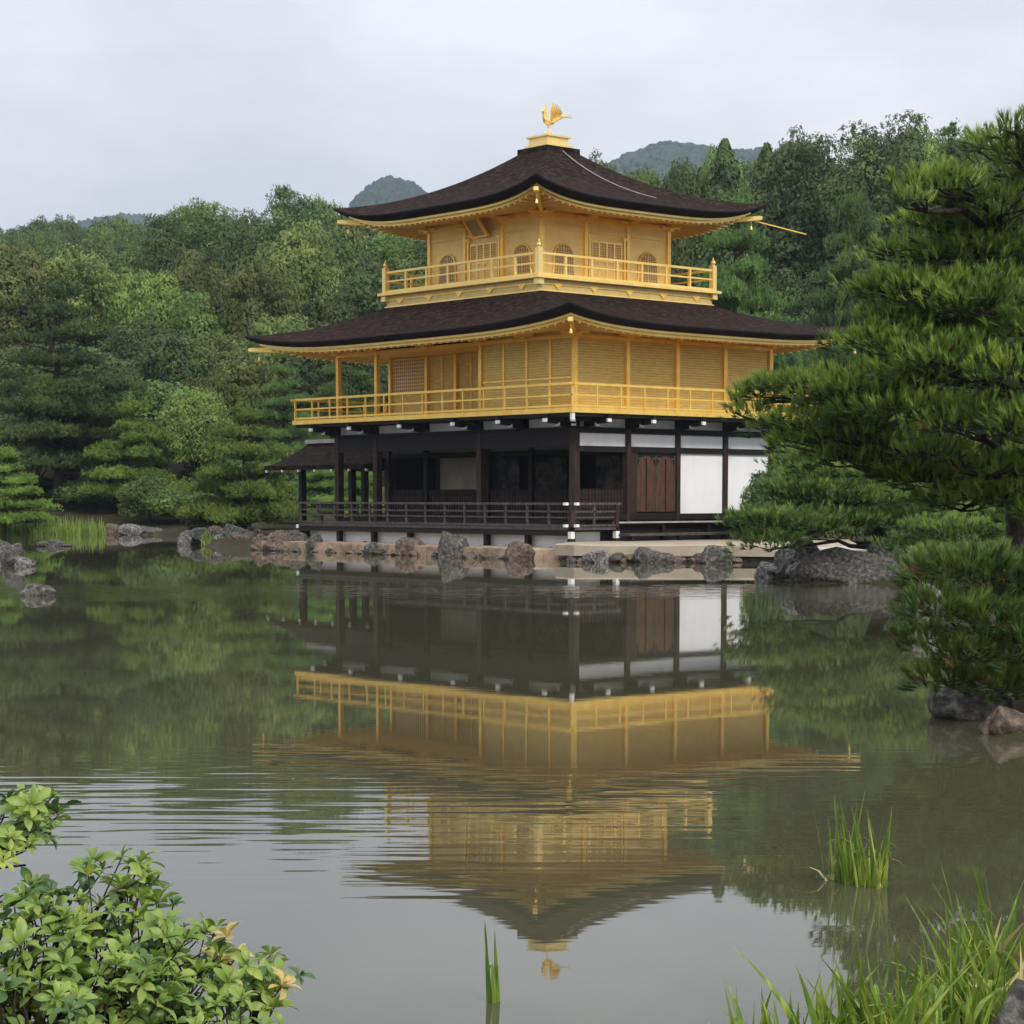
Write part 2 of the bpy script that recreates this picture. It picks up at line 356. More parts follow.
# east small return of the veranda, steps/benches
bx('veranda_deck', 'wood_grey', .12, E1, -.098, .35, .80, .87)
bx('side_bench', 'wood_dark', .12, 1.25, .36, D1, .93, 1.0)
bx('bench_edge', 'deck_edge', 1.251, 1.30, .36, D1, .98, 1.03)
bx('lower_step', 'wood_grey', 1.30, 1.95, .36, D1, .62, .69)
for k in range(5): 
    y = .5+k*1.95
    bx('step_leg', 'wood_dark', 1.8, 1.92, y, y+.12, .3, .62); bx('bench_leg', 'wood_dark', 1.1, 1.22, y, y+.12, .3, .93)
bx('step_board', 'wood_dark', 1.0, 1.06, .36, D1, .32, .90)

# railing builder: rails along a polyline + balusters
def railing(pts, ztop, zmid, zbot, m, sp, w=.07, ph=None, low=False, postm=None, pw=.09, capm=None, ends=True, capz=None, zfloor=None):
    mb = MB(); zfloor = zbot if zfloor is None else zfloor
    for a, b in zip(pts[:-1], pts[1:]):
        a = Vector((*a, 0)); b = Vector((*b, 0)); d = (b-a).normalized(); e = .16 if ends else 0
        for z, hh, ww in ((ztop, .07, .08), (zmid, .05, .06), (zbot+.04, .06, .08)):
            k = e if z == ztop else .02
            off = .003*(abs(d.x) > .5)
            mb.beam(a+Vector((0,0,z+off))-d*k, b+Vector((0,0,z+off))+d*k, ww, hh)
    r = part(mb, 'railing', m)
    for a, b in zip(pts[:-1], pts[1:]):
        a = Vector((*a, 0)); b = Vector((*b, 0)); L_ = (b-a).length; n = max(1, round(L_/sp))
        for i in range(n+1):
            if i == n and (b.x, b.y) != tuple(pts[-1]): continue
            p = a.lerp(b, i/n); corner = i in (0, n)
            top = ztop-.035 if not corner or ph is None else ph
            s_ = pw if corner else pw*.8
            q = MB().box(p.x-s_/2, p.x+s_/2, p.y-s_/2, p.y+s_/2, zfloor, top if (i % 2 == 0 or not low or corner) else zmid)
            part(q, 'baluster', postm or m, r)
    return r
railing([(-W1-.2, .9), (-W1-.2, -E1+.06), (E1-.06, -E1+.06), (E1-.06, .33)], 1.55, 1.33, .89, 'wood_grey', .93, low=False, pw=.075)
mb = MB()
for a, b in (((-W1-.2, .9), (-W1-.2, -E1+.06)), ((-W1-.2, -E1+.06), (E1-.06, -E1+.06)), ((E1-.06, -E1+.06), (E1-.06, .33))):
    mb.beam((*a, 1.16), (*b, 1.16), .04, .045)
part(mb, 'low_rail', 'wood_grey')
for x, y in ((E1-.06, -E1+.06), (E1-.06, .33)):
    bx('rail_end_cap', 'white_metal', x-.07, x+.07, y-.07, y+.07, .56, .76)
    bx('corner_post', 'wood_post', x-.06, x+.06, y-.06, y+.06, .25, 1.52)
for dx, dy in ((.22, 0), (0, -.22)):
    for z in (1.55, .93):
        x = E1-.06+dx; y = -E1+.06+dy
        part(MB().box(x-.055, x+.055, y-.055, y+.055, z-.04, z+.04), 'rail_end_cap', 'white_metal')

# ground storey: posts
ps = [(0,0),(-2*B,0),(-4.5*B,0),(-W1,0)]
for x, y in ps: bx('post', 'wood_post', x-.105, x+.105, y-.115, y+.115, .9, 4.06)
for y in (B, 2*B, 3*B, D1): bx('post', 'wood_post', -.10, .125, y-.08, y+.08, .9, 4.06)
for y in (B, 2*B, 3*B, D1): bx('post', 'wood_post', -W1-.12, -W1+.12, y-.12, y+.12, .9, 4.06)
for x in (-B, -2*B, -3*B, -4.5*B): bx('post', 'wood_dark', x-.09, x+.09, B-.12, B+.06, 1.06, 3.5)
# beams
bx('beam', 'wood_dark', -W1, 0, -.09, .09, 3.22, 3.72)
bx('head_beam', 'wood_dark', -W1-.3, .3, -.16, .16, 3.722, 3.80)
bx('beam', 'wood_dark', -.085, .115, 0, D1+.1, 3.08, 3.25)
bx('beam', 'wood_dark', -.085, .115, 0, D1+.1, 3.63, 3.72)
bx('head_beam', 'wood_dark', -.15, .16, .17, D1+.3, 3.722, 3.80)
bx('sill_beam', 'wood_dark', -.09, .12, 0, D1, 1.061, 1.24)
bx('beam', 'wood_dark', -W1+.13, -.13, B-.06, B+.06, 3.05, 3.2)
bx('beam', 'wood_dark', -W1-.1, -W1+.1, .13, D1, 3.3, 3.6)
bx('ceiling', 'interior', -W1+.1, -.13, .1, D1-.1, 3.55, 3.6)
# transom strip above the inner wall on the south side, faint
bx('transom_panel', 'interior_panel', -W1+.15, -.15, B-.02, B+.02, 3.21, 3.5)
# white panels on the east side
for k in range(4):
    y0, y1 = k*B+.085, (k+1)*B-.085
    bx('transom_panel', 'plaster', -.02, .03, y0, y1, 3.251, 3.629)
    bx('upper_transom', 'plaster', -.04, .02, y0, y1, 3.801, 4.06)
    if k >= 2: bx('wall_panel', 'plaster', -.02, .03, y0, y1, 1.241, 3.079)
xs = [-W1, -4.5*B, -3.25*B, -2*B, -B, 0]
for a, b in zip(xs[:-1], xs[1:]):
    bx('upper_transom', 'plaster', a+.13, b-.5 if b-a > 1.5 else b-.13, -.02, .04, 3.801, 4.06)
    bx('transom_strut', 'wood_dark', b-.42, b-.3, -.05, .05, 3.801, 4.06)
# half-height shutters and darker interior
def shutter(axis, a, b, c, z0, z1, name='lattice_shutter'):
    m0 = MB(); m1 = MB()
    if axis == 'x': m0.box(a, b, c, c+.03, z0, z1)
    else: m0.box(c-.03, c, a, b, z0, z1)
    o = part(m0, name, 'wood_post')
    n = int((b-a)/.13); k = int((z1-z0)/.13)
    for i in range(n+1):
        t = a+(b-a)*i/n
        if axis == 'x': m1.box(t-.012, t+.012, c-.02, c-.001, z0, z1)
        else: m1.box(c+.001, c+.02, t-.012, t+.012, z0, z1)
    for i in range(k+1):
        z = z0+(z1-z0)*i/k
        if axis == 'x': m1.box(a, b, c-.028, c-.0205, z-.012, z+.012)
        else: m1.box(c+.0205, c+.028, a, b, z-.012, z+.012)
    part(m1, 'lattice', 'wood_dark', o)
for a, b in ((-W1+.15, -4.5*B-.1), (-4.5*B+.1, -3*B-.1), (-3*B+.1, -2*B-.1), (-2*B+.1, -B-.1), (-B+.1, -.15)):
    shutter('x', a, b, B-.03, 1.07, 1.98)
shutter('y', .14, B-.14, .04, 1.241, 1.98)
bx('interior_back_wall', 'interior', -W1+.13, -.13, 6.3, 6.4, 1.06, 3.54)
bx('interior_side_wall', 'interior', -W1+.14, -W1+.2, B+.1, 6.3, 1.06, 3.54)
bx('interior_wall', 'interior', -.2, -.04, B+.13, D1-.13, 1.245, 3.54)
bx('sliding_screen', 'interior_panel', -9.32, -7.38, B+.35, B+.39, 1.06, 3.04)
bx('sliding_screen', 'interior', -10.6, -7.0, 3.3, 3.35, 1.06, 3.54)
bx('painted_screen', 'painting', -6.5, -5.3, B+.35, B+.39, 1.06, 3.0)
bx('painted_screen', 'painting', -4.5, -3.06, B+.35, B+.39, 1.06, 3.0)
bx('painted_screen', 'painting', -1.65, -.35, B+.3, B+.34, 2.0, 3.0)
bx('door_jamb', 'wood_post', .035, .085, B+.08, B+.38, 1.24, 3.08)
bx('door_jamb', 'wood_post', .035, .085, B+2.02, 2*B-.08, 1.24, 3.08)
# east door with two arched leaves
door = bx('door', 'wood_dark', 0, .03, B+.38, B+2.02, 1.24, 3.08)
for y0 in (2.52, 3.34):
    q = MB(); yc = y0+.37; n = 12; w_ = .36
    outl = [(yc-w_, 1.30), (yc+w_, 1.30), (yc+w_, 2.62)]
    for i in range(n+1):
        a = math.pi*i/n; outl.append((yc+w_*math.cos(a)*(1 if i in (0, n) else .93), 2.66+.32*math.sin(a)**.8))
    outl.append((yc-w_, 2.62))
    k = len(outl); q.add([(.031, y, z) for y, z in outl]+[(.075, y, z) for y, z in outl], [tuple(range(k, 2*k))]+[(i, (i+1)%k, (i+1)%k+k, i+k) for i in range(k)])
    lf = part(q, 'door_leaf', 'wood_red', door)
    part(MB().box(.0755, .09, yc-.02, yc+.02, 1.32, 2.9), 'door_batten', 'wood_dark', lf)
    for s_ in (-1, 1):
        part(MB().box(.031, .085, yc+s_*.385-.015, yc+s_*.385+.015, 1.3, 3.0), 'door_stile', 'wood_grey', door)
        for z in (1.36, 2.9): part(MB().box(.0755, .095, yc+s_*.30-.06, yc+s_*.30+.05, z-.03, z+.03), 'hinge_plate', 'wood_grey', lf)

# brackets with white tips under the balcony
def bracket(x, y, dx, dy):
    q = MB(); q.beam((x, y, 3.90), (x+dx*.95, y+dy*.95, 3.96), .13, .13); q.beam((x, y, 4.06), (x+dx*1.05, y+dy*1.05, 4.075), .11, .1)
    q.beam((x, y, 3.85), (x+dx*.5, y+dy*.5, 3.86), .14, .12)
    sx, sy = -dy, dx
    q.beam((x+dx*.45-sx*.42, y+dy*.45-sy*.42, 3.99), (x+dx*.45+sx*.42, y+dy*.45+sy*.42, 3.99), .11, .1)
    o = part(q, 'bracket', 'wood_dark')
    for t, z, hh in ((.5, 3.86, .1), (1.0, 3.965, .12)):
        c = MB().beam((x+dx*(t-.03), y+dy*(t-.03), z), (x+dx*(t+.035), y+dy*(t+.035), z), .145, .1)
        part(c, 'white_tip', 'white_metal', o)
for x in [0-.02, -.5*2*B, -2*B, -3.25*B, -4.5*B, -W1]: bracket(x, -.15, 0, -1)
for y in [.3, B, 2*B, 3*B, D1]: bracket(.15, y, 1, 0)
bracket(.1, -.1, .72, -.72)

# balcony, second floor
E2 = 1.12
bx('balcony_deck', 'gold', -W1-E2, E2, -E2, D1+E2, 4.16, 4.30)
bx('balcony_underside', 'wood_dark', -W1-E2+.08, E2-.08, -E2+.08, D1+E2-.08, 4.062, 4.158)
railing([(-W1-E2+.08, -E2+.08), (E2-.08, -E2+.08), (E2-.08, D1+E2-.08), (-W1-E2+.08, D1+E2-.08), (-W1-E2+.08, -E2+.08)],
        4.98, 4.66, 4.32, 'gold', .98, low=False, pw=.06, zfloor=4.30)
part(MB().box(E2-.13, E2-.03, -E2+.03, -E2+.13, 3.95, 4.16), 'corner_end_cap', 'white_metal')
# body
Z2T = 6.72
x2 = -2*B
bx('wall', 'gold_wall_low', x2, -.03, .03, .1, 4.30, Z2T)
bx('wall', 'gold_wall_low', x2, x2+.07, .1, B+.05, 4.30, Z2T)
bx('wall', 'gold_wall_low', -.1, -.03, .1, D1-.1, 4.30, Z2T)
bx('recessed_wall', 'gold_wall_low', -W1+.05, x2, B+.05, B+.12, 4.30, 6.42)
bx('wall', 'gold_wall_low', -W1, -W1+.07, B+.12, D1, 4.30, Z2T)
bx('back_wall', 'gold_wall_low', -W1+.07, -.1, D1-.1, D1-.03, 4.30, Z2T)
bx('porch_ceiling', 'gold_wall', -W1, x2, -.02, B+.3, 6.43, 6.50)
for x in (0, -2*B, -4.5*B, -W1): bx('post', 'gold', x-(.065 if x else .075), x+(.065 if x else .05), -.065 if x else -.05, .075, 4.30, Z2T)
for x in (-B, -.5*B, -1.5*B): bx('wall_batten', 'gold', x-.04, x+.04, -.02, .028, 4.30, 6.5)
for y in (B, 2*B, 3*B, D1): bx('post', 'gold', -.06, .07, y-.07, y+.07, 4.30, Z2T)
for y in (D1,): bx('post', 'gold', -W1-.1, -W1+.1, y-.1, y+.1, 4.30, Z2T)
for x in (-W1+.1, -9.56, -8.04, -6.6, x2-.12): bx('post', 'gold', x-.06, x+.06, B-.06, B+.048, 4.30, 6.42)
bx('lintel', 'gold', -W1, -.08, -.062, -.032, 6.38, 6.50); bx('lintel', 'gold', .0, .03, .08, D1, 6.38, 6.50)
bx('sill', 'gold_wall', -W1, x2, B-.08, B+.02, 5.22, 5.27)
bx('wall_rail', 'gold', x2+.11, -.11, -.03, .028, 5.22, 5.27)
# lattice shutters: left grille and the slatted shutters of the closed walls
def gold_lattice(axis, a, b, c, z0, z1, sp, bar=.016, back=None, vert=True):
    q = MB()
    if axis == 'x': q.box(a, b, c-.004, c-.001, z0, z1)
    else: q.box(c+.001, c+.004, a, b, z0, z1)
    o = part(q, 'lattice_shutter', back or 'gold_wall_low')
    q = MB(); n = max(1, int((z1-z0)/sp))
    for i in range(n+1):
        z = z0+(z1-z0)*i/n
        if axis == 'x': q.box(a, b, c-.022, c-.013, z-bar/2, z+bar/2)
        else: q.box(c+.013, c+.022, a, b, z-bar/2, z+bar/2)
    if vert:
        n = max(1, int((b-a)/sp))
        for i in range(n+1):
            t = a+(b-a)*i/n
            if axis == 'x': q.box(t-bar/2, t+bar/2, c-.0125, c-.005, z0, z1)
            else: q.box(c+.005, c+.0125, t-bar/2, t+bar/2, z0, z1)
    part(q, 'lattice', 'gold_wall', o); return o
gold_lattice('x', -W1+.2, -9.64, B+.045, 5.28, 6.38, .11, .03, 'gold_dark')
for a, b in ((-2*B+.12, -B-.05), (-B+.05, -.12)): gold_lattice('x', a, b, .027, 4.34, 6.35, .075, .02, vert=False)
for k in range(4): gold_lattice('y', k*B+.12, (k+1)*B-.12, -.03, 4.34, 6.35, .075, .02, vert=False)
for x in (-8.8, -7.3, -5.4): bx('door_seam', 'gold', x-.02, x+.02, B+.02, B+.045, 4.32, 6.38)

# thick curved roofs
def ringgrid(outer, inner, zf, ts, na=40):
    """loft between two rectangles (x0,x1,y0,y1); zf(s,t)"""
    V_ = []; F_ = []
    aa = np.sin(np.linspace(-math.pi/2, math.pi/2, na+1))
    for side in range(4):
        base = len(V_)
        for t in ts:
            x0, x1, y0, y1 = [o+(i-o)*t for o, i in zip(outer, inner)]
            for a in aa:
                u = (a+1)/2
                P = [(x0+(x1-x0)*u, y0), (x1, y0+(y1-y0)*u), (x1+(x0-x1)*u, y1), (x0, y1+(y0-y1)*u)][side]
                V_.append((P[0], P[1], zf(abs(a), t)))
        for i in range(len(ts)-1):
            for j in range(na):
                k = base+i*(na+1)+j; F_.append((k, k+1, k+na+2, k+na+1))
    return V_, F_
def grow(rect, e): return (rect[0]-e, rect[1]+e, rect[2]-e, rect[3]+e)
def roof(body, inner, e, zt, lift_t, zin, zb, lift_b, k1, pname, sof_in_z, raf_e, sp):
    top = MB(); v, f = ringgrid(grow(body, e), inner, lambda s, t: zt+(zin-zt)*(k1*t+(1-k1)*t*t)+lift_t*(s**4)*(1-t)**2, np.linspace(0, 1, 15)); top.add(v, f)
    r = part(top, pname, 'thatch', smooth=True)
    edge = MB()
    # rounded cut edge
    levels = [(e, zt, lift_t), (e+.02, zt-.03, lift_t), (e+.005, zt-.07, lift_t*.98), (e-.12, zb+.06, lift_b*1.04), (e-.28, zb, lift_b), (e-.9, zb+.02, lift_b*.9)]
    for (ea, za, la), (eb, zb_, lb) in zip(levels[:-1], levels[1:]):
        v, f = ringgrid(grow(body, ea), grow(body, eb), lambda s, t: (za+la*s**4)*(1-t)+(zb_+lb*s**4)*t, [0, 1]); edge.add(v, f)
    part(edge, 'thatch_edge', 'thatch_edge', r, smooth=True)
    bd = MB()   # gold board below the edge
    e1 = e-.34
    for za, zc, ea, eb in ((.0, -.07, e1, e1), (-.07, -.07, e1, e1-.12)):
        v, f = ringgrid(grow(body, ea), grow(body, eb), lambda s, t: zb+(za*(1-t)+zc*t)-.004+lift_b*s**4, [0, 1]); bd.add(v, f)
    v, f = ringgrid(grow(body, e1-.12), grow(body, e1-.121), lambda s, t: zb+(-.07*(1-t)-.15*t)-.004+lift_b*s**4, [0, 1]); bd.add(v, f)
    part(bd, 'eave_board', 'gold_pale', r)
    so = MB(); e2 = e1-.12
    zo = zb-.11
    fz = lambda s, t: (zo+lift_b*s**4)*(1-t)+sof_in_z*t
    v, f = ringgrid(grow(body, e2), grow(body, -.02), fz, np.linspace(0, 1, 6)); so.add(v, f)
    part(so, 'eave_soffit', 'gold', r)
    ra = MB(); x0, x1, y0, y1 = body
    def rafter(px, py, dx, dy, s0, emax):
        # from wall outwards
        pts = []
        for t in (0, .5, 1):
            ee = emax*(1-t)
            pts.append((px+dx*ee, py+dy*ee, fz(s0, 1-ee/e2)-.045))
        for a, b in zip(pts[:-1], pts[1:]): ra.beam(a, b, .07, .085)
    hx = (x1-x0)/2+e2; hy = (y1-y0)/2+e2; mxx = (x0+x1)/2; myy = (y0+y1)/2
    for d_, c0, half, lo, hi in ((-1, y0, hx, x0-e2, x1+e2), (1, y1, hx, x0-e2, x1+e2)):
        n = int((hi-lo)/sp)
        for i in range(n+1):
            x = lo+(hi-lo)*i/n; s0 = abs(x-mxx)/hx; ov = max(0, x0-x, x-x1)
            if ov > e2-.15: continue
            # start beyond the hip line
            pts = [(x, c0+d_*(ov), fz(s0, 1-ov/e2)-.045), (x, c0+d_*(e2-.02), fz(s0, .01)-.045)]
            ra.beam(pts[0], pts[1], .07, .085)
    for d_, c0, lo, hi in ((-1, x0, y0-e2, y1+e2), (1, x1, y0-e2, y1+e2)):
        n = int((hi-lo)/sp)
        for i in range(n+1):
            y = lo+(hi-lo)*i/n; s0 = abs(y-myy)/hy; ov = max(0, y0-y, y-y1)
            if ov > e2-.15: continue
            ra.beam((c0+d_*ov, y, fz(s0, 1-ov/e2)-.045), (c0+d_*(e2-.02), y, fz(s0, .01)-.045), .07, .085)
    part(ra, 'rafters', 'gold_pale', r)
    for sx, sy in ((-1, -1), (1, -1), (1, 1), (-1, 1)):
        cxp = x0 if sx < 0 else x1; cyp = y0 if sy < 0 else y1
        a = Vector((cxp, cyp, sof_in_z-.12)); b = Vector((cxp+sx*(e1+.22), cyp+sy*(e1+.22), zb+lift_b-.22))
        h = part(MB().beam(a, b, .13, .14), 'corner_rafter', 'gold', r)
        tip = b+(b-a).normalized()*.06
        part(MB().beam(b-(b-a).normalized()*.25, tip, .15, .10), 'rafter_cap', 'gold_bright', h)
        bl = b-(b-a).normalized()*.3
        q = MB().tube([bl-Vector((0,0,.05)), bl-Vector((0,0,.2))], .012, 6); q.lathe((bl.x, bl.y, bl.z-.42), [(.055,.06),(.05,.09),(.04,.14),(.03,.19),(.01,.21)], 10)
        part(q, 'wind_bell', 'gold_pale', h, True)
    return r
body2 = (-W1, 0, 0, D1)
inner2 = grow((-A3-S3, -A3, B3, B3+S3), O3-.12)
roof(body2, inner2, 2.22, 6.72, .42, 7.96, 6.55, .33, .62, 'lower_roof', Z2T-.02, 0, .34)
body3 = (-A3-S3, -A3, B3, B3+S3)
inner3 = (CX-.62, CX+.62, CYY-.62, CYY+.62)
r3 = roof(body3, inner3, 2.22, 10.70, .46, 12.86, 10.50, .43, .47, 'upper_roof', 10.62, 0, .26)
# bracket clusters under the eaves at every post
def ecluster(x, y, dx, dy, z, m='gold'):
    q = MB(); sx, sy = -dy, dx
    q.box(x-.1+dx*.06, x+.1+dx*.06, y-.1+dy*.06, y+.1+dy*.06, z-.30, z-.22)
    q.beam((x, y, z-.17), (x+dx*.55, y+dy*.55, z-.13), .10, .10)
    q.beam((x+dx*.1-sx*.42, y+dy*.1-sy*.42, z-.185), (x+dx*.1+sx*.42, y+dy*.1+sy*.42, z-.185), .085, .085)
    q.beam((x+dx*.5-sx*.28, y+dy*.5-sy*.28, z-.10), (x+dx*.5+sx*.28, y+dy*.5+sy*.28, z-.10), .08, .07)
    part(q, 'eave_bracket', m)
for k in range(4):
    t = k*S3/3
    ecluster(-A3-t, B3-.02, 0, -1, 10.60); ecluster(-A3+.02, B3+t, 1, 0, 10.60)
for x in (0, -B, -2*B, -3.25*B, -4.5*B, -W1): ecluster(x, -.05, 0, -1, 6.74)
for y in (0, B, 2*B, 3*B, D1): ecluster(.05, y, 1, 0, 6.74)

# third floor: fascia, deck, railing
f0 = grow(body3, O3-.1)
bx('balcony_fascia', 'gold_green', f0[0], f0[1], f0[2], f0[3], 7.80, 8.30)
for (z, e, h, m) in ((7.86, .05, .10, 'gold_pale'), (8.14, .03, .03, 'gold'),):
    g_ = grow(f0, e); bx('fascia_moulding', m, g_[0], g_[1], g_[2], g_[3], z, z+h)
g_ = grow(body3, O3); bx('balcony_deck', 'gold_pale', g_[0]-.12, g_[1]+.12, g_[2]-.12, g_[3]+.12, 8.301, 8.39)
for i in range(5):
    t = (i+.5)/5
    for (x, y, ax) in ((f0[0]+(f0[1]-f0[0])*t, f0[2], 0), (f0[1], f0[2]+(f0[3]-f0[2])*t, 1)):
        q = MB()
        for k_, (dz, wd) in enumerate(((.16, .34), (.11, .22), (.05, .1))):
            if ax == 0: q.box(x-wd/2, x+wd/2, y-.035-.004*k_, y-.001, 8.0+dz-.035, 8.0+dz+.03)
            else: q.box(x+.001, x+.035+.004*k_, y-wd/2, y+wd/2, 8.0+dz-.035, 8.0+dz+.03)
        part(q, 'fascia_ornament', 'gold')
e3 = O3-.08
cor = [(-A3-S3-e3, B3-e3), (-A3+e3, B3-e3), (-A3+e3, B3+S3+e3), (-A3-S3-e3, B3+S3+e3)]
railing(cor+[cor[0]], 9.05, 8.76, 8.40, 'gold_pale', 1.15, pw=.09, ends=False, zfloor=8.39)
for x, y in cor:
    q = MB().box(x-.085, x+.085, y-.085, y+.085, 8.39, 9.2); q.lathe((x, y, 9.2), [(.085,0),(.06,.03),(.085,.08),(.07,.14),(.03,.2),(.008,.27)], 10)
    q.box(x-.11, x+.11, y-.11, y+.11, 8.12, 8.29)
    part(q, 'newel_post', 'gold_bright')
# walls with openings drawn as raised pieces
bx('wall', 'gold_wall', -A3-S3+.02, -A3-.02, B3+.02, B3+.10, 8.39, 10.64)
bx('wall', 'gold_wall', -A3-.10, -A3-.02, B3+.10, B3+S3-.02, 8.39, 10.64)
bx('back_wall', 'gold_wall', -A3-S3+.10, -A3-.10, B3+S3-.10, B3+S3-.02, 8.39, 10.64)
bx('wall', 'gold_wall', -A3-S3+.02, -A3-S3+.10, B3+.10, B3+S3-.02, 8.39, 10.64)
for k in range(4):
    t = k*S3/3
    bx('post', 'gold', -A3-t-.06, -A3-t+.06, B3-.06, B3+.06, 8.39, 10.45)
    if k: bx('post', 'gold', -A3-.06, -A3+.06, B3+t-.07, B3+t+.07, 8.39, 10.45)
    if k == 3: bx('post', 'gold', -A3-S3-.085, -A3-S3+.085, B3+S3-.085, B3+S3+.085, 8.39, 10.45)
bx('lintel', 'gold_wall', -A3-S3+.1, -A3-.1, B3-.02, B3+.019, 9.98, 10.10); bx('lintel', 'gold_wall', -A3-.019, -A3+.02, B3+.1, B3+S3-.1, 9.98, 10.10)
bx('head_beam', 'gold', -A3-S3, -A3, B3-.05, B3+.05, 10.34, 10.46); bx('head_beam', 'gold', -A3-.05, -A3+.05, B3, B3+S3, 10.34, 10.46)
def face_pt(ax, u, out_, z):
    return (u, B3+.02-out_, z) if ax == 0 else (-A3-.02+out_, u, z)
def bell_window(ax, c, z0=8.42, w_=.47, h=1.13):
    n = 14; ol = [(-w_, 0), (-w_*.86, h*.3), (-w_*.86, h*.55)]
    for i in range(n+1):
        a = math.pi-math.pi*i/n; ol.append((w_*.86*math.cos(a), h*.62+(h*.38)*math.sin(a)**.85))
    ol += [(w_*.86, h*.55), (w_*.86, h*.3), (w_, 0)]
    k = len(ol)
    q = MB(); q.add([face_pt(ax, c+x, .012, z0+z) for x, z in ol], [tuple(range(k))])
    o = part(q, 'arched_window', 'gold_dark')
    q = MB()
    q.tube([face_pt(ax, c+x*1.03, .03, z0+z) for x, z in ol], .03, 6)
    part(q, 'window_frame', 'gold', o)
    q = MB()
    for i in range(-3, 4):
        x = i*.11
        if abs(x) > w_*.83: continue
        top = h*.6+h*.36*math.sqrt(max(0, 1-(x/(w_*.88))**2)); wd = .014 if i else .03
        a = face_pt(ax, c+x, .025, z0); b = face_pt(ax, c+x, .025, z0+top); q.beam(a, b, wd, wd)
    for j in range(1, 9):
        z = j*h/9; hw = w_*.85 if z < h*.62 else w_*.85*math.sqrt(max(0, 1-((z-h*.62)/(h*.38))**2))
        q.beam(face_pt(ax, c-hw, .036, z0+z), face_pt(ax, c+hw, .036, z0+z), .012, .012)
    part(q, 'window_lattice', 'gold_wall', o)
def panel_door(ax, c):
    q = MB()
    def rect(u0, u1, z0, z1, o0, o1, qq):
        a = face_pt(ax, u0, o0, z0); b = face_pt(ax, u1, o1, z1)
        qq.box(min(a[0], b[0]), max(a[0], b[0]), min(a[1], b[1]), max(a[1], b[1]), min(a[2], b[2]), max(a[2], b[2]))
    rect(c-.68, c+.68, 8.42, 9.80, .002, .012, q); o = part(q, 'panelled_door', 'gold_wall')
    for i in range(4):
        u0 = c-.66+i*.33
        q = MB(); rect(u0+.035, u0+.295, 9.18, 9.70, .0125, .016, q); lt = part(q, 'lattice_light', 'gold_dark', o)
        q = MB()
        for j in range(1, 4): rect(u0+.035+j*.065-.006, u0+.035+j*.065+.006, 9.18, 9.70, .017, .024, q)
        for j in range(1, 7): rect(u0+.035, u0+.295, 9.18+j*.075-.006, 9.18+j*.075+.006, .0245, .03, q)
        part(q, 'lattice', 'gold', o)
        q = MB(); rect(u0, u0+.034, 8.42, 9.76, .0125, .04, q); rect(u0+.296, u0+.33, 8.42, 9.76, .0125, .04, q)
        rect(u0+.0345, u0+.2955, 9.705, 9.76, .0125, .04, q); rect(u0+.0345, u0+.2955, 9.12, 9.17, .0125, .04, q); rect(u0+.0345, u0+.2955, 8.95, 9.0, .0125, .038, q); rect(u0+.0345, u0+.2955, 8.42, 8.48, .0125, .04, q)
        part(q, 'door_leaf_frame', 'gold_pale', o)
    for s_ in (-1, 1):
        q = MB(); rect(c+s_*.76-.04, c+s_*.76+.04, 8.40, 9.95, .001, .07, q); rect(c+s_*.76-.09, c+s_*.76+.09, 9.86, 9.93, .071, .09, q); part(q, 'door_jamb', 'gold', o)
for k, c in enumerate((-A3-S3/6, -A3-S3/2, -A3-5*S3/6)):
    (panel_door if k == 1 else bell_window)(0, c)
for k, c in enumerate((B3+S3/6, B3+S3/2, B3+5*S3/6)):
    (panel_door if k == 1 else bell_window)(1, c)
# plaque leaning out under the south eave
pq = part(MB().beam((CX, B3-.50, 10.42), (CX, B3-.14, 9.98), .62, .05, up=(0,-.7,-.7)), 'plaque', 'gold_dark')
q = MB()
for dx in (-.34, .34): q.beam((CX+dx, B3-.53, 10.42), (CX+dx, B3-.17, 9.98), .07, .08, up=(0,-.7,-.7))
q.beam((CX-.38, B3-.54, 10.45), (CX+.38, B3-.54, 10.45), .07, .07); q.beam((CX-.38, B3-.13, 9.97), (CX+.38, B3-.13, 9.97), .07, .07)
part(q, 'plaque_frame', 'gold', pq)
# roof cap, finial base, ridge cable, long corner pole
bx('roof_cap', 'thatch', CX-.72, CX+.72, CYY-.72, CYY+.72, 12.78, 12.96)
q = MB().box(CX-.56, CX+.56, CYY-.56, CYY+.56, 12.961, 13.06); q.box(CX-.45, CX+.45, CYY-.45, CYY+.45, 13.06, 13.30); q.box(CX-.52, CX+.52, CYY-.52, CYY+.52, 13.30, 13.36)
q.lathe((CX, CYY, 13.36), [(.30,0),(.27,.05),(.14,.10),(.10,.14)], 16)
part(q, 'finial_base', 'gold_bright')
q = MB(); pts = []
for i in range(15):
    t = 1-i/14*.82; x0, x1, y0, y1 = [o+(i_-o)*t for o, i_ in zip(grow(body3, 2.22), inner3)]
    yy = CYY+(y1-CYY)*(-.05+.28*(1-t))
    pts.append((x1, yy, 10.80+2.06*(.45*t+.55*t*t)+.04))
part(MB().tube(pts, .017, 6), 'roof_cable', 'deck_edge', r3)
a = Vector((-A3+2.0, B3+S3+2.0, 10.62)); b = a+Vector((1.05, 1.25, -.42))
pole = part(MB().beam(a-Vector((.4,.4,-.14)), b, .035, .035), 'corner_pole', 'gold', r3)

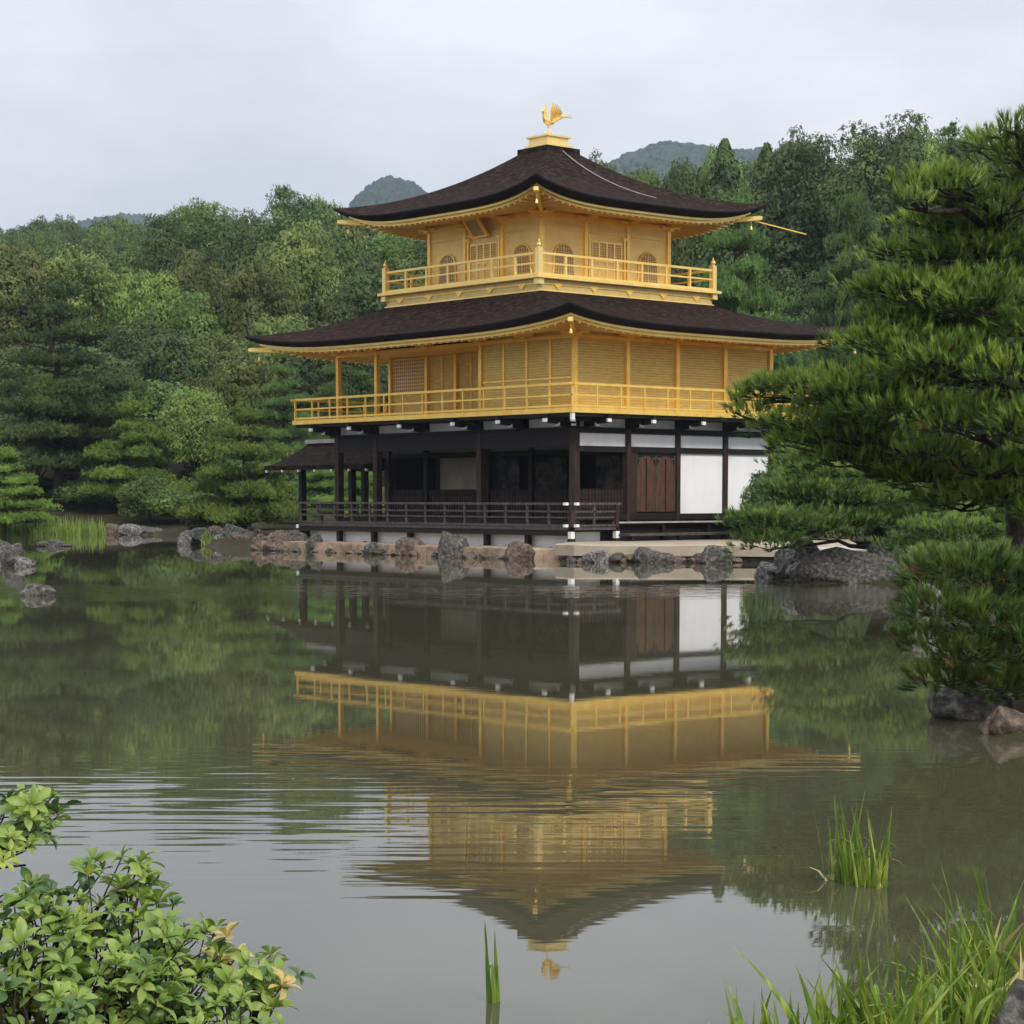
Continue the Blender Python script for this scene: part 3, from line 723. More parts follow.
# fishing deck annex on the west side
for (x, y) in ((-16.5, 1.9), (-16.5, 4.7), (-13.5, 1.9), (-13.5, 4.7)): bx('annex_post', 'wood_dark', x-.1, x+.1, y-.1, y+.1, .1, 2.9)
q = MB().box(-17.2, -W1-.15, 1.35, 5.2, .76, .86); part(q, 'annex_deck', 'wood_dark')
q = MB()
for y in (1.9, 4.7): q.box(-17.6, -W1-.13, y-.06, y+.06, 2.72, 2.86)
for y in (1.9, 4.7): q.box(-16.4, -W1-.13, y-.04, y+.04, 1.35, 1.42); q.box(-16.4, -W1-.13, y-.03, y+.03, 1.12, 1.16)
part(q, 'annex_beam', 'wood_dark')
q = MB(); xa, xb = -17.9, -W1-.12; nseg = 8
for s_ in (-1, 1):
    prof = []
    for i in range(nseg+1):
        t = i/nseg; prof.append((3.2+s_*(2.0*t), 3.72-.86*(1-(1-t)**1.5)-0*t))
    vs = [(x, y, z) for x in (xa, xb) for y, z in prof]+[(x, y, z-.16) for x in (xa, xb) for y, z in prof]
    k = nseg+1; fs = []
    for i in range(nseg):
        fs += [(i, i+1, k+i+1, k+i), (2*k+i, 3*k+i, 3*k+i+1, 2*k+i+1), (i, 2*k+i, 2*k+i+1, i+1), (k+i, k+i+1, 3*k+i+1, 3*k+i)]
    fs.append((nseg, 2*k+nseg, 3*k+nseg, k+nseg)); q.add(vs, fs)
ar = part(q, 'annex_roof', 'thatch')
bx('roof_ridge', 'deck_edge', xa-.02, xb, 3.02, 3.38, 3.70, 3.84, parent=ar)
for i in range(7):
    x = xa+.15+i*1.0
    part(MB().box(x-.045, x+.045, 1.17, 1.25, 2.63, 2.71), 'rafter_tip', 'white_metal', ar)
bx('annex_end_cap', 'white_metal', -W1-.40, -W1-.30, -E1+.0, -E1+.12, .72, .84)

# phoenix
ph = empty('phoenix_statue', (CX, CYY, 13.50), 'golden phoenix with raised wings and spread tail standing on top of the roof', 'statue')
q = MB(); z0 = 13.50
# body, neck and head: one lofted surface facing south
pts = [(CX,CYY+.22,z0+.33),(CX,CYY+.12,z0+.33),(CX,CYY,z0+.33),(CX,CYY-.12,z0+.36),(CX,CYY-.19,z0+.45),(CX,CYY-.20,z0+.56),(CX,CYY-.22,z0+.63),(CX,CYY-.27,z0+.66),(CX,CYY-.33,z0+.645),(CX,CYY-.38,z0+.62)]
q.tube(pts, [.03,.075,.105,.095,.06,.042,.045,.045,.022,.006], 12); q.tube([(CX,CYY-.22,z0+.68),(CX,CYY-.17,z0+.75),(CX,CYY-.10,z0+.76)], [.02,.018,.004], 6)
part(q, 'body', 'gold_bright', ph, True)
for s_ in (-1, 1):
    q = MB(); nf_ = 7
    for i in range(nf_):
        a = R(95-i*9); ln = .58-.025*i
        root = Vector((CX+s_*.08, CYY+.02+.015*i, z0+.38)); d_ = Vector((s_*(.12+.15*i), .06+.04*i, math.sin(a))).normalized()
        mid = root+d_*ln*.55; q.beam(root, mid, .05, .02, up=(s_, 0, .1), w2=.11, h2=.02); q.beam(mid, root+d_*ln, .11, .018, up=(s_, 0, .1), w2=.03, h2=.012)
    part(q, 'wing', 'gold_bright', ph)
    q = MB().tube([(CX+s_*.05,CYY,z0+.28),(CX+s_*.055,CYY+.03,z0+.15),(CX+s_*.055,CYY,z0+.0)], [.028,.014,.013], 8)
    for dy in (-.07, 0, .06): q.tube([(CX+s_*.055,CYY,z0+.015),(CX+s_*.055+s_*dy*.3,CYY-.07+abs(dy)*.3,z0+.008)], [.012,.006], 5)
    part(q, 'leg', 'gold_bright', ph)
q = MB()
for i in range(9):
    sx = (i-4)*.075; ln = .62-.012*(i-4)**2
    p0 = Vector((CX+sx*.2, CYY+.16, z0+.33)); p1 = Vector((CX+sx*.9, CYY+.16+ln*.5, z0+.56-abs(sx)*.2)); p2 = Vector((CX+sx*1.7, CYY+.16+ln, z0+.62-abs(sx)*.5+.10*(i%2)))
    q.beam(p0, p1, .04, .03, w2=.11, h2=.022); q.beam(p1, p2, .11, .022, w2=.05, h2=.012)
    q.lathe(p1+Vector((0,0,.0)), [(.045,0),(.045,.025)], 8)
part(q, 'tail', 'gold_bright', ph)

# ------------------------------------------------------------------ terrace, embankment, boulders
from mathutils.geometry import tessellate_polygon
def slab(name, pts, z0, z1, m, parent=None, sub=.6, jit=.04, seed=1, topm=None):
    rnd = random.Random(seed); P = []
    for i in range(len(pts)):
        a = Vector(pts[i]); b = Vector(pts[(i+1)%len(pts)]); n = max(1, int((b-a).length/sub))
        for k in range(n):
            p = a.lerp(b, k/n); P.append((p.x+rnd.uniform(-jit, jit), p.y+rnd.uniform(-jit, jit)))
    k = len(P); q = MB()
    q.add([(x, y, z0) for x, y in P]+[(x, y, z1-.04+rnd.uniform(-.02,.02)) for x, y in P]+[(x+(sum(p[0] for p in P)/k-x)*.01, y+(sum(p[1] for p in P)/k-y)*.01, z1) for x, y in P],
          [(i, (i+1)%k, (i+1)%k+k, i+k) for i in range(k)]+[(i+k, (i+1)%k+k, (i+1)%k+2*k, i+2*k) for i in range(k)]+[tuple(range(2*k, 3*k))])
    return q.build(name, M[m], parent)
def rd_pts(l): return [tuple(wxy(r, d)) for r, d in l]
emb = slab('stone_embankment', [(-12.6, -2.75), (-4, -2.9), (.6, -3.1), (1.6, -1.0), (1.0, -1.1), (-12.6, -1.15)], -.8, .30, 'stone_tan', seed=4, jit=.09)
tag(emb, 'low tan stone embankment carrying the white base wall along the south front', 'embankment')
ter = slab('stone_terrace', rd_pts([(1.2,56.3),(1.7,55.7),(2.6,55.45),(4.2,55.3),(5.6,55.2),(7.2,54.6),(9.5,56.5),(10.4,64),(7.8,65.5),(3.2,61.0),(1.6,58.6)]), .16, .47, 'stone_top', seed=7)
tag(ter, 'flat pale stone terrace jutting to the water at the pavilion corner', 'terrace')
tb = slab('terrace_footing', rd_pts([(1.5,55.7),(5.6,55.4),(7.2,54.8),(9.4,57),(10.2,63.8),(7.8,65.3),(3.2,60.9),(1.7,58.6)]), -.6, .158, 'stone_wet', parent=ter, seed=9, jit=.08)

def rockgeo(seed, n=4, planes=14, rough=.05):
    import bmesh
    bm = bmesh.new(); bmesh.ops.create_icosphere(bm, subdivisions=n, radius=1)
    V_ = np.array([v.co[:] for v in bm.verts]); F_ = np.array([[v.index for v in f.verts] for f in bm.faces]); bm.free()
    r_ = np.random.default_rng(seed); nn = r_.normal(size=(planes, 3)); nn /= np.linalg.norm(nn, axis=1)[:, None]; dd = r_.uniform(.62, 1.0, planes)
    dots = V_@nn.T; rad = np.where(dots > .05, dd/np.maximum(dots, .05), 9).min(1); rad = np.minimum(rad, 1.15)
    V_ = V_*rad[:, None]
    off = Vector((seed*3.1, seed*1.7, 0))
    nzv = np.array([noise.fractal(Vector(v)*1.7+off, 1, 2, 5) for v in V_]); nz2 = np.array([noise.ridged_multi_fractal(Vector(v)*2.6+off, 1, 2, 4, 1, 2) for v in V_])
    V_ = V_*(1+rough*1.8*nzv+rough*.5*(nz2-1))[:, None]
    return V_, F_
ROCKS = [rockgeo(s, 4) for s in range(1, 9)]
rk_rnd = random.Random(5)
def boulder(x, y, sx, sy, sz, m='rock', label=None, group=None, seed=0, rot=None, sink=.3, name='boulder', z=0):
    V_, F_ = ROCKS[seed % len(ROCKS)]
    a = rk_rnd.uniform(0, 6.28) if rot is None else rot
    P = V_*np.array([sx, sy, sz])/2*1.15; c, s_ = math.cos(a), math.sin(a)
    Q = np.stack([P[:, 0]*c-P[:, 1]*s_, P[:, 0]*s_+P[:, 1]*c, P[:, 2]], 1)
    o = npmesh(name, Q, F_, M[m]); o.location = (x, y, z+sz*(.5-sink))
    for pl in o.data.polygons: pl.use_smooth = True
    return tag(o, label, 'rock', group)
G1 = 'boulders set along the foot of the pavilion'
rows = [(-12.3,-2.7,1.0,.8,.9,'rock_red','reddish boulder at the west end of the embankment'),
 (-11.2,-2.85,1.1,.7,.75,'rock_red','tan red boulder second from the west end of the embankment'),
 (-9.35,-2.75,.75,.65,1.1,'rock','dark upright boulder beneath the left part of the veranda'),
 (-6.0,-2.9,.7,.6,.75,'rock','squat dark boulder under the middle of the dark veranda'),
 (-4.2,-2.95,1.2,.7,.85,'rock_red','wide brownish boulder under the veranda left of the tall black one'),
 (-1.9,-3.15,.9,.8,1.15,'rock','tall black boulder leaning on the embankment below the veranda'),
 (1.0,-3.2,1.15,.8,.8,'rock_red','reddish pyramid shaped boulder at the corner of the pavilion')]
for i, (x, y, a, b, c, m, lb) in enumerate(rows): boulder(x, y+.05, a*(.85 if i == 5 else .72), b*.7, c*(.95 if i == 5 else .72), m, lb, G1, i, sink=.28, rot=YAW if i != 5 else 1.2)
for k in range(20):
    x = -12.4+k*.68+rk_rnd.uniform(-.25, .25); sz = rk_rnd.uniform(.15, .34)
    boulder(x, -2.98-.012*k+rk_rnd.uniform(-.12, .1), sz*1.4, sz, sz*rk_rnd.uniform(.6, 1.0), rk_rnd.choice(['rock_red','rock','rock_red','stone_wet']), 'small stone in the row along the foot of the embankment', 'small stones along the embankment', k, sink=.35, name='stone')
for k in range(16):
    px = 570+k*11+rk_rnd.uniform(-4, 4); sz = rk_rnd.uniform(.2, .42); x, y = spot(px, 54.95+rk_rnd.uniform(-.15, .1))
    boulder(x, y, sz*1.5, sz, sz*.8, rk_rnd.choice(['rock','stone_wet','rock_red']), 'small stone in the row under the terrace edge', 'small stones under the terrace', k, sink=.35, name='stone')
for k in range(26):
    px = rk_rnd.uniform(188, 298); d = 76.5-(px-188)*.078+rk_rnd.uniform(-.2, 2.2); sz = rk_rnd.uniform(.3, .75); x, y = spot(px, d)
    boulder(x, y, sz*1.3, sz, sz*.9, rk_rnd.choice(['rock','rock_red','rock','rock_pale']), 'small stone scattered over the rocky point', 'small stones on the rocky point', k, sink=.3, name='stone', z=.15)
for k in range(20):
    px = rk_rnd.uniform(765, 935); d = 43.2+rk_rnd.uniform(-.3, 2.0); sz = rk_rnd.uniform(.2, .5); x, y = spot(px, d)
    boulder(x, y, sz*1.3, sz, sz*.8, rk_rnd.choice(['rock','rock_red','rock_pale']), 'small stone among the rocks of the right bank', 'small stones of the right bank', k, sink=.25, name='stone', z=.12)
rows = [(600,54.9,.95,.6,.62,'rock_pale','small pale boulder at the water edge below the terrace, nearest the corner'),
 (643,54.7,.6,.6,.62,'rock','grey squarish boulder under the middle of the terrace edge'),
 (660,54.8,.7,.5,.6,'rock','darker boulder touching the squarish one under the terrace edge'),
 (712,54.3,1.0,.7,.7,'rock','broad mossy boulder under the right end of the terrace')]
for i, (px, d, a, b, c, m, lb) in enumerate(rows): x, y = spot(px, d); boulder(x, y, a*.85, b*.8, c*.8, m, lb, 'boulders along the terrace edge', i+3, rot=YAW)
rows = [(186,75.5,.8,.7,.7,'rock_pale'),(222,75.2,1.5,1.0,.8,'rock_red'),(205,77.5,1.2,.9,1.1,'rock'),(246,76.5,1.5,1,1.1,'rock_red'),(268,70.5,1.7,.9,.62,'rock'),(284,69.5,1.0,.8,.9,'rock'),(296,68.2,1.0,.8,1.0,'rock'),(235,79,1.6,1.2,1.3,'rock'),(262,75,1.4,1.1,1.0,'rock_red')]
lbs = ['small pale stone at the far left tip of the rocky point','reddish flat stone behind the tip of the rocky point','dark rock at the back of the rocky point','brown rock in the middle of the rocky point','long low grey rock in front of the rocky point by the water','grey rock between the long low rock and the annex','tall grey rock beside the annex deck corner','highest dark rock on the rocky point under the pine','reddish brown rock below the annex roof']
for i, (px, d, a, b, c, m) in enumerate(rows): x, y = spot(px, d); boulder(x, y, a*.72, b*.72, c*.74, m, lbs[i], 'rocks on the point west of the pavilion', i, rot=YAW)
x, y = spot(13, 52.5); boulder(x, y, .62, .4, .80, 'rock', 'jagged grey rock rising from the water at the left edge', 'rocks standing in the pond', 2, rot=YAW+.2)
x, y = spot(25, 52.0); boulder(x, y, .42, .3, .36, 'rock_pale', 'low pale rock leaning against the jagged one at the left edge', 'rocks standing in the pond', 5, rot=YAW)
x, y = spot(2, 60); boulder(x, y, .6, .5, .7, 'rock', 'dark rock cut off by the left edge of the picture', 'rocks standing in the pond', 1, rot=YAW)
x, y = spot(34, 36.5); boulder(x, y, .60, .4, .26, 'rock', 'small flat dark rock alone in the water on the left', 'rocks standing in the pond', 6, rot=YAW, sink=.35)
x, y = spot(54, 73); boulder(x, y, 1.0, .5, .35, 'rock', 'thin low rock in the water before the reeds', 'rocks standing in the pond', 3, rot=YAW)
for i, (px, d, a, lb) in enumerate(((130,95,1.4,'pale rock at the waterline right of the reeds'),(150,95.5,1.6,'dark flat rock on the far shore under the shrubs'),(112,96,1.2,'low brown rock on the far shore by the reeds'))):
    x, y = spot(px, d); boulder(x, y, a*.75, .7, .6, ('rock_pale','rock','rock_red')[i], lb, 'rocks along the far shore', i+4, rot=YAW)
rows = [(846,42.3,1.75,1.2,1.05,'rock','large grey boulder with a slanting face on the right bank',.36),(905,42.8,1.4,1.0,.7,'rock_red','low reddish boulder right of the large grey one',.3),
 (803,44.2,.9,.8,1.25,'rock_pale','upright mottled rock left of the large grey boulder',.25),(787,44.8,.6,.6,.8,'rock','narrow rock at the left tip of the right bank',.3),(770,45.2,.6,.6,.5,'rock_pale','small pale rock at the water under the lowest pine branch',.3),(880,43.7,1.1,1,.9,'rock','dark rock behind the large grey boulder',.25)]
for i, (px, d, a, b, c, m, lb, sk) in enumerate(rows): x, y = spot(px, d); boulder(x, y, a, b, c, m, lb, 'rocks of the right bank', i+1, rot=YAW, sink=sk)
x, y = spot(922, 29.2); boulder(x, y, .5, .6, .62, 'rock_pale', 'speckled black and white rock at the water behind the near pine', 'rocks of the right bank', 6, rot=YAW)
x, y = spot(968, 16.2); boulder(x, y, .6, .5, .34, 'rock', 'dark rock in shade beneath the near pine', 'near rocks of the right bank', 4, rot=YAW)
x, y = spot(1012, 15.1); boulder(x, y, .36, .34, .28, 'rock_red', 'rust stained rock at the water by the right edge', 'near rocks of the right bank', 7, rot=YAW)
x, y = spot(1040, 6.25); boulder(x, y, .27, .34, .34, 'rock', 'dark grey rock in the lower right corner beside the reeds', 'near rocks of the right bank', 0, rot=YAW, sink=.35)
# gravel path on the right bank
pth = slab('path', rd_pts([(6.3,47.5),(9,47.9),(13,49),(13,52),(8.5,52),(6.4,49.5)]), .2, .52, 'gravel', seed=3); tag(pth, None, None, None, 'structure')
# ------------------------------------------------------------------ vegetation builders
def frames(dirs, rg, spin=None):
    """orthonormal frames (n,3,3) whose third row is dirs"""
    n = len(dirs); d = dirs/np.maximum(np.linalg.norm(dirs, axis=1), 1e-9)[:, None]
    h = rg.normal(size=(n, 3)); x = np.cross(h, d); x /= np.maximum(np.linalg.norm(x, axis=1), 1e-9)[:, None]
    y = np.cross(d, x); return np.stack([x, y, d], 1)
def scatter(tv, tf, pos, fr, scale):
    n = len(pos); k = len(tv)
    sc_ = np.asarray(scale); sc_ = sc_[:, None, None] if sc_.ndim == 1 else sc_
    V_ = np.einsum('kj,nji->nki', tv, fr)*sc_+pos[:, None, :]
    F_ = [(f[None]+(np.arange(n)*k)[:, None, None]).reshape(-1, f.shape[1]) for f in tf]
    return V_.reshape(-1, 3), F_
def join(parts):
    V_ = []; F_ = {}; o = 0
    for v, fs in parts:
        V_.append(v)
        for f in fs: F_.setdefault(f.shape[1], []).append(f+o)
        o += len(v)
    return np.concatenate(V_), [np.concatenate(x) for x in F_.values()]
# leaf spray: three bent leaflets, sharing nothing, in a unit square
SPRAY_V = np.array([(-.5,-.1,0),(-.1,-.25,.05),(.1,.15,.1),(-.3,.3,0), (.0,-.45,0),(.42,-.35,-.05),(.5,.0,.06),(.12,-.08,.1), (-.05,.1,.02),(.35,.12,.1),(.3,.5,-.04),(-.1,.45,.03)])
SPRAY_F = [np.array([[0,1,2,3],[4,5,6,7],[8,9,10,11]])]
def tuftT(n, spread, wd, seed, curve=0.):
    """brush of needles along +z, unit length"""
    r_ = np.random.default_rng(seed); v = []; f = []
    for i in range(n):
        a = r_.uniform(0, 6.283); s_ = r_.uniform(.15, 1)*spread; z0_ = r_.uniform(0, .45); ln = r_.uniform(.7, 1)
        d = np.array([math.cos(a)*math.sin(s_), math.sin(a)*math.sin(s_), math.cos(s_)]); sd = np.array([-math.sin(a), math.cos(a), 0])
        b = np.array([0, 0, z0_]); k = len(v)
        v += [b-sd*wd/2, b+sd*wd/2, b+d*ln*.9]; f.append((k, k+1, k+2))
    return np.array(v), [np.array(f)]
def limb_mb(mb, p0, p1, r0, r1, rnd, n=5, wob=.12, sides=6):
    p0 = Vector(p0); p1 = Vector(p1); L_ = (p1-p0).length; pts = []; rr_ = []
    o1 = Vector((rnd.uniform(-1,1), rnd.uniform(-1,1), rnd.uniform(-.6,.6)))*L_*wob
    for i in range(n+1):
        t = i/n; pts.append(p0.lerp(p1, t)+o1*math.sin(math.pi*t)+Vector((rnd.uniform(-1,1), rnd.uniform(-1,1), rnd.uniform(-1,1)))*L_*.02*(0 < i < n)); rr_.append(r0+(r1-r0)*t)
    mb.tube(pts, rr_, sides); return pts
def tree_root(name, V_, F_, folm, trunk, barkm='bark'):
    r = empty(name, (0, 0, 0))
    t = trunk.build('trunk', M[barkm], r, True, local=True)
    npmesh('crown', V_, F_, folm, r, local=True)
    return r
def broadleaf(seed, H, W, folm, ls=.24, npuff=34, dens=1.0, low=.22, name='broadleaf_tree'):
    rg = np.random.default_rng(seed); rnd = random.Random(seed)
    Hc = H*(1-low); cz = H*low+Hc*.5; mb = MB()
    top = Vector((rnd.uniform(-.3,.3), rnd.uniform(-.3,.3), H*.72))
    tp = limb_mb(mb, (0,0,-.8), top, .024*H, .008*H, rnd, 6, .04, 8)
    P = []; S = []; Nn = []
    for i in range(npuff):
        a = i*2.399+rg.uniform(-.4,.4); u = (i+.5)/npuff
        z = 1-1.75*u; rad = math.sqrt(max(0, 1-z*z)); q = rg.uniform(.58, .98)
        c = np.array([math.cos(a)*rad*W/2*q, math.sin(a)*rad*W/2*q, cz+z*Hc/2*q*.92])
        pr = rg.uniform(.16, .30)*W*(.75+.25*(1-abs(z)))
        if i % 3 == 0: limb_mb(mb, tp[2+(i//3) % 4], c*np.array([.8,.8,.97]), .007*H, .002*H, rnd, 4, .1, 5)
        n = int(dens*(pr*pr*12.6)/(ls*ls*.75))
        d = rg.normal(size=(n, 3)); d /= np.linalg.norm(d, axis=1)[:, None]; d = d[d[:, 2] > -.55]
        lump = 1+.16*np.sin(d[:, 0]*7+i)*np.sin(d[:, 1]*6+2*i)+.12*np.sin(d[:, 2]*9+i)
        P.append(c+d*(pr*lump*rg.uniform(.72, 1.06, len(d)))[:, None]*np.array([1,1,.82])); Nn.append(d+rg.normal(0, .5, d.shape)+np.array([0,0,.35])); S.append(rg.uniform(.7, 1.35, len(d))*ls)
    P = np.concatenate(P); Nn = np.concatenate(Nn); S = np.concatenate(S)
    v, f = scatter(SPRAY_V, SPRAY_F, P, frames(Nn, rg), S)
    return tree_root(name, v, f, folm, mb)
FT = [tuftT(9, 1.15, .17, s) for s in (1, 2, 3)]
def pine(seed, H, W, folm, tiers=7, tl=.26, dens=1.0, low=.18, top_round=.7, name='pine_tree', padflat=.26, templ=None, shape=None, barkm='bark', lean=.05, up=.75):
    rg = np.random.default_rng(seed); rnd = random.Random(seed); mb = MB(); templ = templ or FT
    topp = Vector((rnd.uniform(-1,1)*lean*H, rnd.uniform(-1,1)*lean*H, H*.94)); tp = limb_mb(mb, (0,0,-.6), topp, .03*H, .008*H, rnd, 9, .05, 9)
    P = []; D = []; S = []
    def pad(c, rx, ry, rz, ang):
        n = int(dens*rx*ry*3.14/(tl*tl*.17)); u = rg.uniform(0, 1, n)**.55; a = rg.uniform(0, 6.283, n)
        lob = 1+.26*np.sin(3*a+seed+c[0]*5)+.18*np.sin(5*a+c[0]*3)+.12*np.sin(9*a+c[1]*7)
        x = u*np.cos(a)*rx*lob; y = u*np.sin(a)*ry*lob; zz = np.sqrt(np.clip(1-u*u, 0, 1))*rz*rg.uniform(.2, 1.0, n)*(1+.5*np.sin(x*5/rx+seed)*np.sin(y*5/rx+c[2]))+rg.normal(0, .09, n)
        zz = np.where(rg.uniform(0, 1, n) < .16, -zz*.4, zz)+.10*rz*np.sin(x*4/rx+c[1])
        ca, sa = math.cos(ang), math.sin(ang)
        p = np.stack([c[0]+x*ca-y*sa, c[1]+x*sa+y*ca, c[2]+zz], 1); P.append(p)
        d = np.stack([(x*ca-y*sa)/rx*.7, (x*sa+y*ca)/ry*.7, np.full(n, up)], 1)+rg.normal(0, .3, (n, 3)); D.append(d); S.append(rg.uniform(.7, 1.2, n)*tl)
    for k in range(tiers):
        t = k/(tiers-1); z = H*(low+(1-low-.04)*t)
        env = (shape(t) if shape else (1-t**1.7)**.5*top_round+(1-top_round)*(1-t)+.12)*W/2
        base = tp[min(9, max(0, int(round(t*.93*9*(1-low)+low*9))))]; nb = max(3, int(6-3*t))
        a0 = rg.uniform(0, 6.28)
        for b in range(nb):
            a = a0+b*6.283/nb+rg.uniform(-.4, .4); q = rg.uniform(.5, .95)*env
            c = Vector((base.x*.6+math.cos(a)*q*.72, base.y*.6+math.sin(a)*q*.72, z+rg.uniform(-.35, .35)*H/tiers*.7))
            limb_mb(mb, (base.x, base.y, c.z-.05*H*rg.uniform(.2, 1)), c-Vector((0,0,.1)), .009*H, .003*H, rnd, 4, .1, 5)
            rx = env*rg.uniform(.36, .55); pad(c, rx, rx*rg.uniform(.7, 1), rx*padflat*rg.uniform(.8, 1.4), a)
    pad(Vector((topp.x, topp.y, H*.95)), W*.13+.2, W*.12+.2, W*.06+.1, 0)
    P = np.concatenate(P); D = np.concatenate(D); S = np.concatenate(S); ch = rg.integers(0, len(templ), len(P)); parts = []
    for i, (tv, tf) in enumerate(templ):
        s_ = ch == i; parts.append(scatter(tv, tf, P[s_], frames(D[s_], rg), S[s_]))
    v, f = join(parts); return tree_root(name, v, f, folm, mb, barkm)
def conifer(seed, H, W, folm, ls=.26, name='conifer_tree'):
    rg = np.random.default_rng(seed); rnd = random.Random(seed); mb = MB(); limb_mb(mb, (0,0,-.8), (0,0,H*.97), .02*H, .003*H, rnd, 8, .015, 8)
    n = int(H*W*70); t = rg.uniform(0, 1, n)**.8; a = rg.uniform(0, 6.283, n)
    lob = .72+.28*np.sin(t*H*3.1+np.sin(a*3+t*9)*1.3)+.16*np.sin(a*4+t*22)
    rad = (1-t)**.62*W/2*(lob+.2)*rg.uniform(.4, 1.2, n)+.12; z = H*(.12+.88*t)-rad*.22
    P = np.stack([rad*np.cos(a), rad*np.sin(a), z], 1); D = np.stack([np.cos(a), np.sin(a), np.full(n, .7)], 1)+rg.normal(0, .45, (n, 3))
    v, f = scatter(SPRAY_V, SPRAY_F, P, frames(D, rg), rg.uniform(.7, 1.4, n)*ls); return tree_root(name, v, f, folm, mb)

# prototypes: each is used as the first of its kind, later ones are copies
PROTO = {}
def proto(key):
    if key in PROTO: return PROTO[key]
    k, s_ = key; s0 = s_*13+sum(map(ord, k))
    if k in ('dark', 'mid', 'olive', 'light'):
        o = broadleaf(s0, 12, 9, FOL[k], ls=.27 if k != 'light' else .24, npuff=30+4*(s_ % 3), name='broadleaf_tree')
    elif k == 'airy': o = broadleaf(s0, 20, 8.5, FOL['dark'], ls=.27, npuff=52, dens=.55, low=.2, name='broadleaf_tree')
    elif k == 'shrub': o = broadleaf(s0, 3.2, 4.2, FOL['mid'], ls=.15, npuff=22, low=.02, name='shrub')
    elif k == 'shrubdark': o = broadleaf(s0, 3.2, 4.6, FOL['dark'], ls=.16, npuff=22, low=.02, name='shrub')
    elif k == 'pine': o = pine(s0, 10, 8, FOL['pine'], tiers=8)
    elif k == 'pinelight': o = pine(s0, 6, 7, FOL['pine_light'], tiers=6, tl=.22, low=.16)
    elif k == 'pineflat': o = pine(s0, 10, 9, FOL['pine'], tiers=9, padflat=.20, dens=1.0, low=.25, top_round=.85, tl=.24)
    elif k == 'tallpine': o = pine(s0, 20, 4.8, FOL['pine'], tiers=7, padflat=.30, dens=.9, low=.66, tl=.24)
    elif k == 'conifer': o = conifer(s0, 14, 6, FOL['dark'])
    PROTO[key] = [o, (12,9) if k in ('dark','mid','olive','light') else (20,8.5) if k == 'airy' else (3.2,4.4) if k == 'shrub' else (3.2,4.8) if k == 'shrubdark' else (10,8) if k == 'pine' else (6,7) if k == 'pinelight' else (20,4.8) if k == 'tallpine' else (10,9) if k == 'pineflat' else (14,6), False]
    return PROTO[key]
trnd = random.Random(11)
def plant(kind, px, ytop, d, wpx, label, group, seed=0, sink=0, rot=None, zb=None):
    pr = proto((kind, seed)); o, (H0, W0), used = pr
    if used: o = copy_tree(o)
    pr[2] = True
    x, y = spot(px, d); r_, dd = cam_rd(x, y); z = float(height(np.array([r_]), np.array([dd]))[0]) if zb is None else zb
    z = max(z, .05)-sink; Hn = zat(ytop, d)-z; Wn = wpx*d/FPX
    o.location = (x, y, z); o.scale = (Wn/W0, Wn/W0, Hn/H0); o.rotation_euler = (0, 0, trnd.uniform(0, 6.28) if rot is None else rot)
    return tag(o, label, 'shrub' if kind.startswith('shrub') else 'tree', group)
# skyline of the wood
SKX = [-150,0,60,100,130,150,165,200,225,250,280,300,320,345,380,450,560,600,640,690,720,740,760,790,805,830,850,875,900,925,940,968,1000,1024,1150]
SKY = [250,252,250,262,250,228,214,206,208,211,197,188,190,207,222,215,190,162,176,168,150,166,152,132,130,152,127,112,117,137,132,150,150,150,140]
def skyl(px): return float(np.interp(px, SKX, SKY))
# named trees
S_ = 'trees on the far shore left of the pavilion'
plant('pinelight', 4, 452, 95, 92, 'bright green low pine at the left edge above the pale reeds', S_, 1)
plant('pine', 62, 288, 106, 165, 'tall dark green pine with wide flat layers at the left, above the low bright one', S_, 1)
plant('pinelight', 138, 406, 103, 96, 'round topped green tree at the shore right of the tall dark pine', S_, 2)
plant('pinelight', 243, 412, 90, 118, 'bright layered pine at the shore beside the annex roof', S_, 3)
plant('light', 196, 388, 104, 66, 'pale yellow green feathery tree between the round tree and the layered pine', S_, 1)
plant('olive', 246, 352, 112, 62, 'brownish bush topped tree below the tip of the lower roof', S_, 1)
plant('pine', 287, 352, 108, 62, 'soft bluish green pine behind the gold balcony end', S_, 2)
plant('shrubdark', 100, 478, 104, 74, 'dark rounded shrub in shade under the tall pine', 'shrubs along the far shore', 1)
plant('shrub', 185, 488, 98, 70, 'green shrub overhanging the far shore below the round tree', 'shrubs along the far shore', 1)
plant('shrub', 150, 478, 99, 60, 'leafy shrub at the water under the round topped tree', 'shrubs along the far shore', 2)
plant('shrubdark', 222, 492, 92, 60, 'dark low shrub at the foot of the layered pine', 'shrubs along the far shore', 2)
plant('shrubdark', 305, 480, 96, 60, 'dark shrub seen through the posts of the annex', 'shrubs along the far shore', 1)
plant('pinelight', 322, 452, 96, 70, 'green pine seen between the annex posts', S_, 1)
plant('pinelight', 360, 455, 94, 60, 'green pine seen behind the veranda posts', S_, 2)
plant('pine', 345, 340, 112, 80, 'pine seen through the open corner of the gold balcony', S_, 3)
G_ = 'trees right of the pavilion behind the near pines'
plant('pineflat', 738, 212, 90, 128, 'bluish green flat layered pine beside the upper roof corner', G_, 1)
plant('pineflat', 848, 206, 96, 128, 'second flat layered pine, right of the long golden pole', G_, 2)
plant('airy', 875, 110, 128, 110, 'tallest broadleaf tree with an airy top right of the pavilion', G_, 1)
plant('airy', 800, 129, 132, 92, 'tall dark tree with an uneven top, left of the tallest one', G_, 2)
plant('conifer', 721, 148, 128, 84, 'pointed dark conifer next to the right hand hill', G_, 1)
